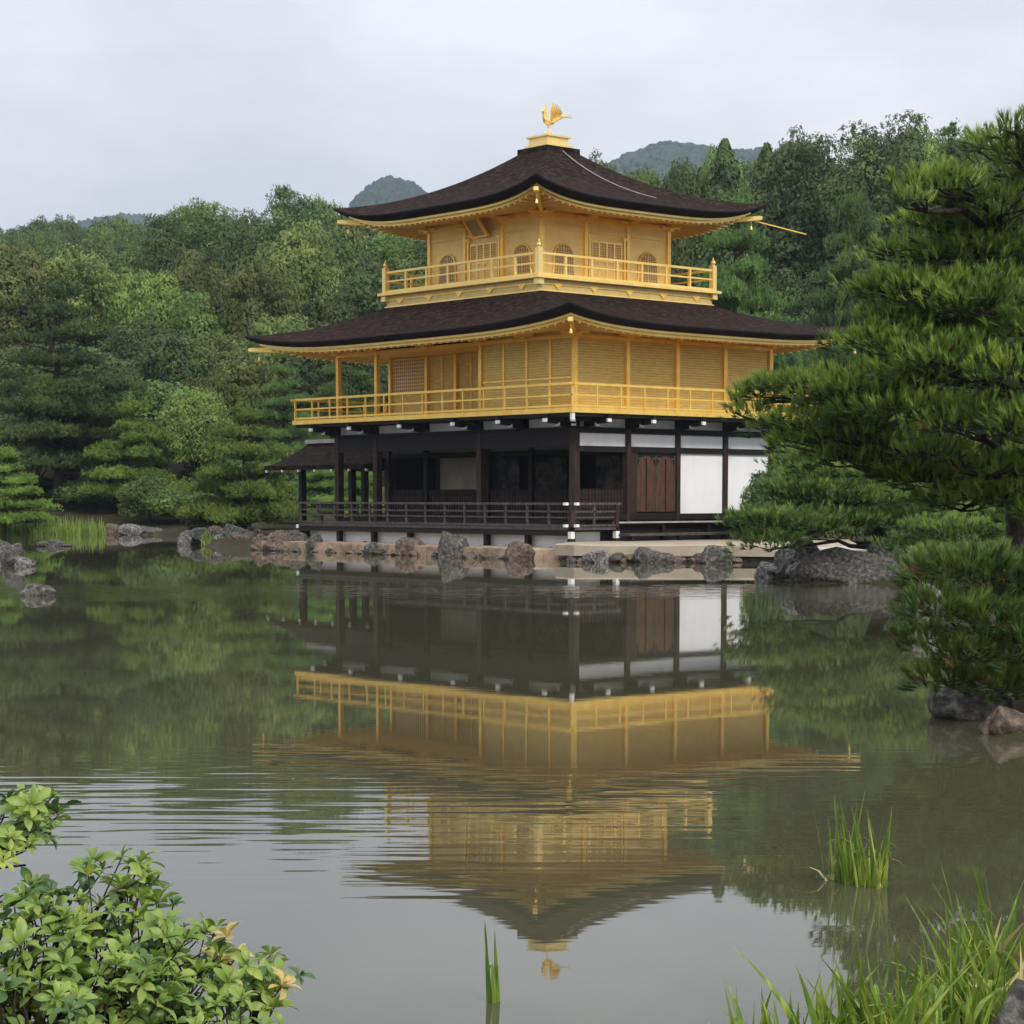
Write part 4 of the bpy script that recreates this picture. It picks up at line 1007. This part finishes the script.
plant('conifer', 762, 152, 132, 74, 'pointed conifer between the first conifer and the tall dark tree', G_, 1)
plant('tallpine', 950, 126, 118, 78, 'thin pine with an umbrella top against the sky', G_, 1)
plant('airy', 915, 140, 124, 80, 'dark tree right of the tallest broadleaf tree', G_, 1)
plant('airy', 1000, 116, 122, 76, 'small topped tree showing above the near pine at the right edge', G_, 2)
plant('mid', 690, 168, 138, 60, 'green round tree just above the upper roof slope', G_, 1)
plant('mid', 640, 178, 145, 56, 'green tree partly hidden by the upper roof, right of the roof top', G_, 2)
plant('airy', 303, 187, 150, 78, 'tall tree with a ragged round top at the left roof tips', 'tall trees on the left skyline', 2)
plant('airy', 222, 205, 156, 60, 'skyline tree left of the ragged round topped one', 'tall trees on the left skyline', 1)
plant('airy', 172, 210, 156, 50, 'small skyline tree at the left end of the tall row', 'tall trees on the left skyline', 2)
plant('olive', 22, 248, 140, 80, 'brown tinged round tree below the far left ridge', 'brown tinged trees on the left slope', 2)
plant('olive', 82, 250, 142, 78, 'brown tinged round tree right of the first one below the far ridge', 'brown tinged trees on the left slope', 1)
plant('olive', 300, 226, 135, 74, 'grey green domed tree just left of the upper roof tip', 'brown tinged trees on the left slope', 2)
plant('olive', 262, 262, 132, 72, 'grey green domed tree lower left of the upper roof tip', 'brown tinged trees on the left slope', 1)
# the wood behind, row after row up the slope
lab = {'dark': 'dark green round crowned tree', 'mid': 'fresh green round crowned tree', 'olive': 'brown tinged round crowned tree', 'light': 'pale green feathery tree', 'pine': 'layered pine', 'airy': 'tall ragged crowned dark tree', 'conifer': 'pointed dark conifer'}
def zone(px):
    return ('in the wood left of the pavilion' if px < 330 else 'in the wood straight behind the pavilion' if px < 600 else 'in the wood right of the pavilion')
for row, (d, off, wpx) in enumerate(((112,150,78),(121,112,74),(132,76,72),(144,44,70),(158,22,62),(174,6,56))):
    px = -70+trnd.uniform(0, 30)
    while px < 1120:
        yt = skyl(px)+off*(1.15 if px < 330 else 1.3)+trnd.uniform(-12, 12)
        if off < 10: yt = max(yt, skyl(px)+2)
        left = px < 340
        kind = trnd.choices(['dark','mid','olive','light','pine','airy','conifer'], ([3,4,3,1.6,1.6,1,.2] if left and row < 4 else [5,2,1.5,0,.8,3,.4] if left else [6,3,.6,.3,1.2,2,1.0]))[0]
        if not (445 < px < 590 and yt > 215 and d > 125):
            ww = wpx*trnd.uniform(.8, 1.3)*(.75 if kind == 'conifer' else 1)
            plant(kind, px, yt, d+trnd.uniform(-4, 4), ww, lab[kind]+' '+zone(px), 'wood behind the pond, '+lab[kind]+'s '+zone(px), trnd.randint(1, 2), sink=.5)
        px += wpx*trnd.uniform(.5, .85)
for row, (d, y0) in enumerate(((245, 238), (275, 231), (305, 226))):
    px = -40+row*9
    while px < 215:
        plant(trnd.choice(['dark','mid','airy','dark']), px, y0+trnd.uniform(-5, 7)+max(0, px-120)*.06, d+trnd.uniform(-8, 8), trnd.uniform(26, 44), 'small bluish green tree on the far left ridge', 'trees of the far left ridge', trnd.randint(1, 2), sink=.5)
        px += trnd.uniform(15, 26)
# shrubs filling the bank below the trees
for i in range(15):
    px = -10+i*26+trnd.uniform(-8, 8)
    if 40 < px < 115: continue
    plant(trnd.choice(['shrub','shrubdark']), px, trnd.uniform(455, 492), trnd.uniform(104, 112), trnd.uniform(50, 80), 'low green shrub in the undergrowth of the far bank', 'undergrowth shrubs of the far bank', trnd.randint(1, 2))
for i in range(9):
    px = 760+i*36
    plant(trnd.choice(['shrub','shrubdark']), px, trnd.uniform(440, 480), trnd.uniform(70, 90), trnd.uniform(80, 110), 'low green shrub behind the pines of the right bank', 'shrubs behind the right bank', trnd.randint(1, 2))

for i in range(13):
    plant('shrubdark', 772+i*16+trnd.uniform(-4, 4), trnd.uniform(462, 490), trnd.uniform(60, 67), trnd.uniform(50, 80), 'leafy shrub behind the leaning pine of the right bank', 'shrubs behind the leaning pine', trnd.randint(1, 2))
# far canopy on ridges and hills: uncountable
def canopy(boxes, seed, name, label):
    rg = np.random.default_rng(seed); import bmesh
    bm = bmesh.new(); bmesh.ops.create_icosphere(bm, subdivisions=2, radius=1); tv = np.array([v.co[:] for v in bm.verts]); tf = np.array([[v.index for v in f.verts] for f in bm.faces]); bm.free()
    tv = tv*(1+.22*np.sin(tv[:, :1]*5+tv[:, 1:2]*7)+rg.normal(0, .15, (len(tv), 1)))
    P = []; S = []
    for r0, r1, d0, d1, n, sz in boxes:
        r_ = rg.uniform(r0, r1, n); d_ = rg.uniform(d0, d1, n); h_ = height(r_, d_)
        xy = CAM[:2]+r_[:, None]*RT[:2]+d_[:, None]*FW[:2]
        s_ = rg.uniform(.55, 1.25, n)*sz; P.append(np.column_stack([xy, h_+s_*.35])); S.append(s_)
    P = np.concatenate(P); S = np.concatenate(S); n = len(P)
    a = rg.uniform(0, 6.28, n); fr = np.zeros((n, 3, 3)); fr[:, 0, 0] = np.cos(a); fr[:, 0, 1] = np.sin(a); fr[:, 1, 0] = -np.sin(a); fr[:, 1, 1] = np.cos(a); fr[:, 2, 2] = rg.uniform(1.0, 1.7, n)
    v, f = scatter(tv, [tf], P, fr, S)
    o = npmesh(name, v, f, FOL['far']); tag(o, label, 'forest', None, 'stuff')
canopy([(-330,60,1250,1600,15000,3.5)], 1, 'forest_canopy', 'bluish wooded hill far behind the upper roof on its left')
canopy([(-560,-180,1700,2050,9000,5)], 5, 'forest_canopy', 'pale misty wooded hill behind the far left ridge')
canopy([(0,330,1180,1500,15000,3.5)], 2, 'forest_canopy', 'bluish wooded hill far behind, right of the roof top')
canopy([(-190,-20,235,420,4500,2.7)], 3, 'forest_canopy', 'dark wooded ridge on the far left skyline')
canopy([(-20,300,180,420,3000,3.4)], 4, 'forest_canopy', 'wooded slope rising behind the trees right of the pavilion')

# ------------------------------------------------------------------ right bank pines, nearer and needle by needle
def padpine(name, seed, pads, base, trunkpts, r0, tl, templ, m, label, group, dens=1.0, up=.9, browns=0, rad_d=1.0, psc=1.0):
    """pads: (px, py, rx_px, ry_px, depth) converted to real positions and metres"""
    rg = np.random.default_rng(seed); rnd = random.Random(seed)
    root = empty(name, base, label, 'tree', group); mb = MB()
    tpts = [Vector(p) for p in trunkpts]; mb.tube(tpts, [r0*(1-.75*i/(len(tpts)-1)) for i in range(len(tpts))], 12)
    tw = MB(); P = []; D = []; S = []
    for (px, py, rx, ry, d) in pads:
        x, y = spot(px, d); c = Vector((x, y, zat(py, d))); rX = rx*psc*d/FPX; rZ = ry*psc*d/FPX; rY = rX*.85*rad_d
        k = min(range(len(tpts)), key=lambda i: (tpts[i]-c).length+abs(tpts[i].z-c.z+.3)*1.5)
        lp = limb_mb(mb, tpts[k], c-Vector((0,0,rZ*.3)), r0*.28, r0*.07, rnd, 6, .10, 7)
        for j in range(7):
            a = j*.9+rnd.random(); e = c+Vector((math.cos(a)*rX*.75, math.sin(a)*rY*.75, rnd.uniform(-.1,.3)*rZ)); limb_mb(mb, lp[rnd.randint(3, 6)], e, r0*.08, r0*.025, rnd, 4, .12, 4)
        n = int(dens*(rX*rY+rX*rZ)*2.6/(tl*tl*.30))
        d3 = rg.normal(size=(n, 3)); d3 /= np.linalg.norm(d3, axis=1)[:, None]; d3[:, 2] = np.where(d3[:, 2] < -.25, -d3[:, 2]*.6, d3[:, 2])
        lob = 1+.20*np.sin(d3[:, 0]*6+px)*np.sin(d3[:, 1]*5+py)+.14*np.sin(d3[:, 2]*8+px)
        u = rg.uniform(.55, 1.04, n)*lob
        loc = d3*np.array([rX, rY, rZ])*u[:, None]
        p = np.column_stack([c.x+loc[:, 0]*RT[0]+loc[:, 1]*FW[0], c.y+loc[:, 0]*RT[1]+loc[:, 1]*FW[1], c.z+loc[:, 2]])
        dd = np.column_stack([d3[:, 0]*RT[0]+d3[:, 1]*FW[0], d3[:, 0]*RT[1]+d3[:, 1]*FW[1], d3[:, 2]*.5])*.55+np.array([0,0,up])+rg.normal(0, .22, (n, 3))
        P.append(p); D.append(dd); S.append(rg.uniform(.7, 1.2, n)*tl)
    P = np.concatenate(P); D = np.concatenate(D); S = np.concatenate(S); ch = rg.uniform(0, 1, len(P))
    mb.build('trunk', M['bark_near'], root, True)
    def grp(sel, mm, nm, sc_=1., dmod=None):
        idx = np.where(sel)[0]; q = rg.integers(0, len(templ), len(idx)); parts = []
        for i, (tv, tf) in enumerate(templ):
            s_ = idx[q == i]
            if len(s_): parts.append(scatter(tv, tf, P[s_] if dmod is None else P[s_]+dmod, frames(D[s_] if dmod is None else D[s_]*np.array([1.8,1.8,.25]), rg), S[s_]*sc_))
        v, f = join(parts); return npmesh(nm, v, f, M[mm], root)
    grp(ch >= 0, m, 'crown')
    old = grp(ch < .35, 'needle_old', 'old_needles', 1.05, np.array([0,0,-tl*.45]))
    if browns: grp(ch > 1-browns, 'needle_brown', 'dead_needles', 1.0, np.array([0,0,-tl*.3]))
    return root
NT = [tuftT(30, .62, .055, s) for s in (11, 12, 13, 14)]
NB = [tuftT(15, .72, .10, s) for s in (21, 22, 23)]
NF = [tuftT(17, .60, .085, s) for s in (31, 32, 33, 34)]
def tz(px, py, d): x, y = spot(px, d); return (x, y, zat(py, d))
# pine leaning over the right bank in the middle distance
padpine('pine_tree', 31, [(820,462,48,13,42.5),(868,455,62,22,43.5),(796,491,40,10,41.5),(830,500,66,20,42),(766,519,34,9,41),(800,528,52,20,41.3),(905,480,58,26,44),(770,545,34,14,41),(955,470,56,26,45),(935,505,50,16,44.5),(880,432,50,20,44.5),(985,500,40,22,45),(822,478,44,14,41.8),(880,497,50,14,43),(912,518,40,12,43.4),(868,520,30,9,43),(845,448,40,12,43),(742,523,20,6,41.2),(850,522,34,8,41.6)],
    (*spot(886, 45), .5), [tz(893,566,45), tz(884,545,45), tz(874,522,44.8), tz(866,505,44.2), tz(872,480,44), tz(885,455,44)], .22, .19, NB, 'needle_top',
    'low spreading pine with bright green pads leaning over the rocks on the right bank', 'pines of the right bank', dens=1.15, psc=1.08)
padpine('pine_tree', 32, [(960,535,60,18,33),(1005,520,50,22,34),(915,545,34,10,33.5),(990,560,44,16,32),(940,560,32,12,31.5)],
    (*spot(1000, 34), .5), [tz(1005,592,34), tz(1000,560,34), tz(985,540,33.5), tz(975,525,33.3)], .09, .17, NB, 'needle_top',
    'small bright bushy pine between the leaning pine and the nearest one', 'pines of the right bank', dens=1.0)
# large pine right
padpine('pine_tree', 33, [(1008,160,50,26,23),(1050,170,60,42,23),(935,196,50,20,23),(990,214,62,26,23.5),(905,262,46,16,24.5),(965,262,62,26,24),(1035,262,50,30,24),(905,208,20,8,22.5),(1005,138,18,12,22.6),
    (915,300,62,22,24),(980,310,64,30,23.5),(888,322,36,14,24.5),(1040,330,50,36,23),(892,350,56,20,24),(945,368,66,28,23.5),(852,346,30,10,25),(1010,380,50,30,23),
    (802,388,44,11,25),(762,400,36,13,25.5),(748,417,24,10,25.5),(850,395,58,24,24.5),(905,415,60,26,24),(970,430,56,28,23.5),(1030,430,46,34,23),(805,425,44,16,25),(850,440,44,14,24.8),(770,388,22,6,25.3),(930,455,40,14,24),(990,470,40,16,24),(880,452,46,18,25),(935,482,50,18,25),(1000,498,52,24,24.6),(1035,470,40,30,24),(880,292,26,12,24),(940,325,60,26,24.4),(900,385,60,24,24.6),(1000,345,60,30,24.2),(960,235,50,20,24),(1040,520,40,30,24.4),(830,402,34,13,24.8),(1010,420,60,30,24.5),(800,446,36,12,25.2),(850,462,44,14,25),(905,474,46,16,25),(845,425,44,14,24.8),(770,432,22,7,25.6),(960,505,46,18,25),(930,232,40,16,24),(980,290,60,20,24),(905,325,40,18,24.3)],
    (*spot(1032, 26), .6), [tz(1034,640,26), tz(1022,560,25.8), tz(1018,480,25.5), tz(1030,400,25.2), tz(1022,320,25), tz(1008,240,24.6), tz(1012,180,24)], .24, .165, NF, 'needle_warm',
    'large near pine filling the right side, overlapping the pavilion balcony', 'pines of the right bank', dens=.95, browns=.01, psc=1.07)
# nearest pine bottom right
padpine('pine_tree', 34, [(965,572,58,18,15.6),(1012,582,50,22,15.6),(925,592,26,10,15.8),(945,612,44,14,15.3),(990,622,52,18,15.4),(930,640,30,10,15.5),(1025,640,36,18,15.3),(965,655,42,14,15.4),(945,680,34,12,15.6),(990,688,42,14,15.8),(1025,690,30,14,15.8),(912,620,14,6,15.6),(1060,600,50,30,15.8),(1060,660,50,30,15.9)],
    (*spot(1030, 16.8), .4), [tz(1034,720,16.8), tz(1020,690,16.6), tz(1000,665,16.4), tz(1004,640,16.2), tz(1030,620,16.1), tz(1050,590,16)], .06, .155, NT, 'needle_dark',
    'nearest pine, a low dense bush of needles over the water at the lower right', 'pines of the right bank', dens=1.15, browns=.04, psc=1.1)
plant('shrubdark', 990, 520, 38, 90, 'dark rounded shrub behind the small bushy pine', 'shrubs of the right bank', 2)
plant('shrub', 935, 520, 46, 70, 'green shrub by the gravel path on the right bank', 'shrubs of the right bank', 1)
plant('shrubdark', 905, 530, 45.5, 60, 'low dark shrub beside the leaning pine trunk', 'shrubs of the right bank', 1)
plant('shrub', 1050, 480, 40, 150, 'tall shrub at the right edge behind the near pines', 'shrubs of the right bank', 2)

# ------------------------------------------------------------------ reeds and the near shrub
def blades(rg, base, n, hmin, hmax, spread, wd, bend=.35, seg=7, lean=None):
    V_ = []; F_ = []
    for i in range(n):
        a = rg.uniform(0, 6.283); rr_ = spread*math.sqrt(rg.uniform(0, 1)); b = np.array([base[0]+rr_*math.cos(a), base[1]+rr_*math.sin(a)*.6, base[2]])
        h_ = rg.uniform(hmin, hmax); ba = rg.uniform(0, 6.283); bd = bend*rg.uniform(.1, 1)**1.6*h_; fa = rg.uniform(0, 3.14); w0 = wd*rg.uniform(.7, 1.2)
        dx, dy = math.cos(ba), math.sin(ba); droop = rg.uniform(0, 1) < .26; k0 = len(V_)
        tilt = rg.normal(0, .13 if bend > .1 else .035, 2)
        if lean is not None: tilt = tilt+lean
        for j in range(seg+1):
            t = j/seg; q = bd*t*t*(2.2 if droop else 1); z = h_*t-(h_*.75*max(0, t-.55)**1.5*2 if droop else 0)
            c = b+np.array([dx*q+tilt[0]*h_*t, dy*q+tilt[1]*h_*t, z]); w_ = w0*(1-t**2.2)*(.55+.9*min(t*3, 1)*.5)+.0004; s_ = np.array([math.cos(fa+t*.6), math.sin(fa+t*.6), 0])*w_
            V_ += [c-s_, c+np.array([s_[1], -s_[0], 0])*.25, c+s_]
        for j in range(seg):
            for e in (0, 1): F_.append((k0+3*j+e, k0+3*j+e+1, k0+3*j+4+e, k0+3*j+3+e))
    return np.array(V_), [np.array(F_)]
def reed_clump(px, d, n, hmin, hmax, spread, wd, label, group, seed, dry=.12, z=-.1, bend=.35, m='reed', lean=None):
    rg = np.random.default_rng(seed); x, y = spot(px, d); r = empty('reed_clump', (x, y, z), label, 'reeds', group)
    v, f = blades(rg, (x, y, z), n, hmin, hmax, spread, wd, bend, lean=lean); npmesh('blades', v, f, M[m], r)
    k = int(n*dry)
    if k: v, f = blades(rg, (x, y, z), k, hmin*.5, hmax*.8, spread*1.05, wd, bend*2.2, lean=lean); npmesh('dry_blades', v, f, M['reed_dry'], r)
    return r
RG = 'reed clumps growing in the near water'
reed_clump(862, 9.2, 60, .26, .52, .16, .0075, 'slender reed clump standing alone in the water on the right', RG, 1, .08, bend=.22)
reed_clump(493, 7.0, 7, .26, .40, .035, .010, 'tiny tuft of three or four reed blades near the bottom centre', RG, 2, 0, bend=.05)
for i, (px, d, n, h, sp, lb) in enumerate(((800,6.05,60,.36,.20,'reed clump at the bottom right, leftmost of the foreground bank'),(862,6.0,80,.42,.24,'dense reed clump at the bottom, left of the tallest blades'),(925,6.15,90,.50,.22,'dense reed clump with drooping pale tips at the bottom right'),(980,6.5,80,.56,.20,'tall reed clump against the lower right corner rock'),(1020,6.9,60,.60,.2,'reed clump at the right edge above the corner rock'),(760,6.0,14,.30,.10,'sparse thin blades at the left end of the foreground reeds'))):
    reed_clump(px, d, int(n*1.1), h*.42, h*.98, sp, .0135, lb, RG, 10+i, .20, z=-.08 if d > 6 else .0, bend=.62)
# pale reeds along the far left shore: uncountable
rg = np.random.default_rng(8); VV = []; o_ = 0; FF = []
for i in range(26):
    px = 2+i*3.9+rg.uniform(-2, 2); d = rg.uniform(95.5, 98.5)-.2*i*.3; x, y = spot(px, d); v, f = blades(rg, (x, y, -.1), 26, .45, 1.05, .5, .03, .2, 4); VV.append(v); FF.append(f[0]+o_); o_ += len(v)
tag(npmesh('reeds', np.concatenate(VV), [np.concatenate(FF)], M['reed_far']), 'band of bright green reeds along the far left shore', 'reeds', None, 'stuff')
x_, y_ = spot(210, 74); reed_clump(208, 74.5, 30, .4, .9, .3, .02, 'pale reed tuft at the tip of the rocky point', 'reed tufts by the pavilion', 5, .3, m='reed_far')
reed_clump(724, 54.3, 26, .2, .5, .25, .015, 'yellowish grass tuft at the right end of the terrace', 'reed tufts by the pavilion', 6, .5, m='reed_far', z=.05)

def leafT(seed, fold=.18, L_=1.0):
    """obovate leaf along +x, unit length, folded on its midrib"""
    ws = [.025,.085,.145,.19,.205,.15,.015]; v = []; f = []
    for i, w_ in enumerate(ws):
        t = i/(len(ws)-1); z = .12*math.sin(t*2.6)-.16*t*t
        v += [(t, -w_, z+w_*fold*2), (t, 0, z), (t, w_, z+w_*fold*2)]
    for i in range(len(ws)-1):
        for e in (0, 1): f.append((3*i+e, 3*i+e+1, 3*i+4+e, 3*i+3+e))
    return np.array(v), np.array(f)
def whorlT(seed, n=6):
    r_ = np.random.default_rng(seed); lv, lf = leafT(0); V_ = []; F_ = []; o = 0
    for i in range(n+2):
        a = i*2.399 if i >= n else i*6.283/n+r_.uniform(-.4, .4); el = r_.uniform(-.15, .75) if i < n else r_.uniform(.8, 1.3); s_ = r_.uniform(.6, 1.15)*(1 if i < n else .65); rl = r_.uniform(-.5, .5)
        Mx = Matrix.Rotation(a, 3, 'Z') @ Matrix.Rotation(-el, 3, 'Y') @ Matrix.Rotation(rl, 3, 'X')
        V_.append((lv*s_+np.array([.06,0,0]))@np.array(Mx).T); F_.append(lf+o); o += len(lv)
    return np.concatenate(V_), [np.concatenate(F_)]
WH = [whorlT(s, 6+s % 3) for s in range(9)]
def near_shrub():
    rg = np.random.default_rng(77); rnd = random.Random(77)
    x, y = spot(-60, 3.1); root = empty('shrub', (x, y, .15), 'broad leaved shrub with yellow green leaf whorls hanging over the water at the lower left', 'shrub')
    # lobes seen in the photograph, at their own distances: px, py, rx, ry, d, number of whorls
    lobes = [(24,812,30,16,3.35,20),(2,846,34,16,3.3,20),(44,832,16,10,3.35,6),(112,884,40,24,3.3,30),(45,914,42,24,3.2,28),(-24,936,40,26,3.2,18),(20,960,60,40,3.1,50),(120,935,62,34,3.2,56),(195,962,56,28,3.3,50),(255,990,38,18,3.35,24),
             (100,990,80,40,3.1,70),(180,1010,70,34,3.2,50),(20,1020,80,40,3.0,60),(60,1070,120,50,3.0,60),(160,1060,90,40,3.1,50),(232,1020,46,20,3.25,14)]
    br = MB(); hub = Vector((*spot(-80, 3.15), .32)); hub2 = Vector((*spot(40, 3.15), .38))
    br.tube([(hub.x, hub.y, .0), hub.lerp(hub2, .3)+Vector((0,0,.02)), hub2], [.02,.016,.012], 8)
    hub3 = Vector((*spot(-70, 3.32), zat(878, 3.32))); br.tube([(hub.x, hub.y, .0), hub.lerp(hub3, .6)+Vector((.02,0,0)), hub3, Vector((*spot(20, 3.33), zat(868, 3.33)))], [.016,.010,.006,.002], 8)
    P = []; D = []
    for px, py, rx, ry, d, n in lobes:
        c = Vector((*spot(px, d), zat(py, d))); s_ = d/FPX
        st = hub3 if px < 60 and py < 900 else hub2; mid = limb_mb(br, st, c-Vector((0,0,ry*s_*.5)), .009, .0045, rnd, 6, .13, 7)
        for i in range(n):
            a = rnd.uniform(0, 6.283); u = math.sqrt(rnd.random()); v_ = rnd.uniform(-1, 1)
            off = Vector((RT[0], RT[1], 0))*(math.cos(a)*u*rx*s_)+Vector((0,0,1))*(math.sin(a)*u*ry*s_)+Vector((FW[0], FW[1], 0))*(v_*.10)
            p = c+off; k = mid[rnd.randint(2, 6)]
            if rnd.random() < .30: continue
            q = limb_mb(br, k, p, .0024, .0012, rnd, 3, .22, 4)
            P.append(p); dd = (p-k).normalized()*.7+Vector((rnd.gauss(0,.45)-FW[0]*.3, rnd.gauss(0,.45)-FW[1]*.3, .8)); D.append(dd)
    br.build('branches', M['bark_near'], root, True)
    P = np.array(P); D = np.array(D); n = len(P); S = rg.uniform(.024, .041, n); ch = rg.uniform(0, 1, n)
    depthf = np.array([p[2] for p in P])
    for nm, mm, sel in (('leaves', 'leaf', ch < .76), ('leaves', 'leaf_dark', (ch >= .76) & (ch < .985)), ('yellowed_leaves', 'leaf_yellow', ch >= .985)):
        idx = np.where(sel)[0]; q = rg.integers(0, len(WH), len(idx)); parts = []
        for i, (tv, tf) in enumerate(WH):
            s_ = idx[q == i]
            if len(s_): parts.append(scatter(tv, tf, P[s_], frames(D[s_], rg), S[s_]))
        v, f = join(parts); npmesh(nm, v, f, M[mm], root, smooth=True)
near_shrub()

# ------------------------------------------------------------------ the damp air
def haze():
    q = MB().box(-2000, 1500, -500, 2200, -2.2, 300); o = q.build('haze', hazem()); tag(o, 'thin damp air that turns the far hills blue', None, None, 'stuff'); return o
def hazem():
    m = bpy.data.materials.new('haze'); m.use_nodes = True; n = m.node_tree.nodes; n.clear(); o = n.new('ShaderNodeOutputMaterial'); p = n.new('ShaderNodeVolumePrincipled')
    p.inputs['Color'].default_value = (.70,.84,1,1); p.inputs['Density'].default_value = HAZE; p.inputs['Anisotropy'].default_value = .2
    m.node_tree.links.new(p.outputs[0], o.inputs['Volume']); return m
HAZE = .00018
haze()
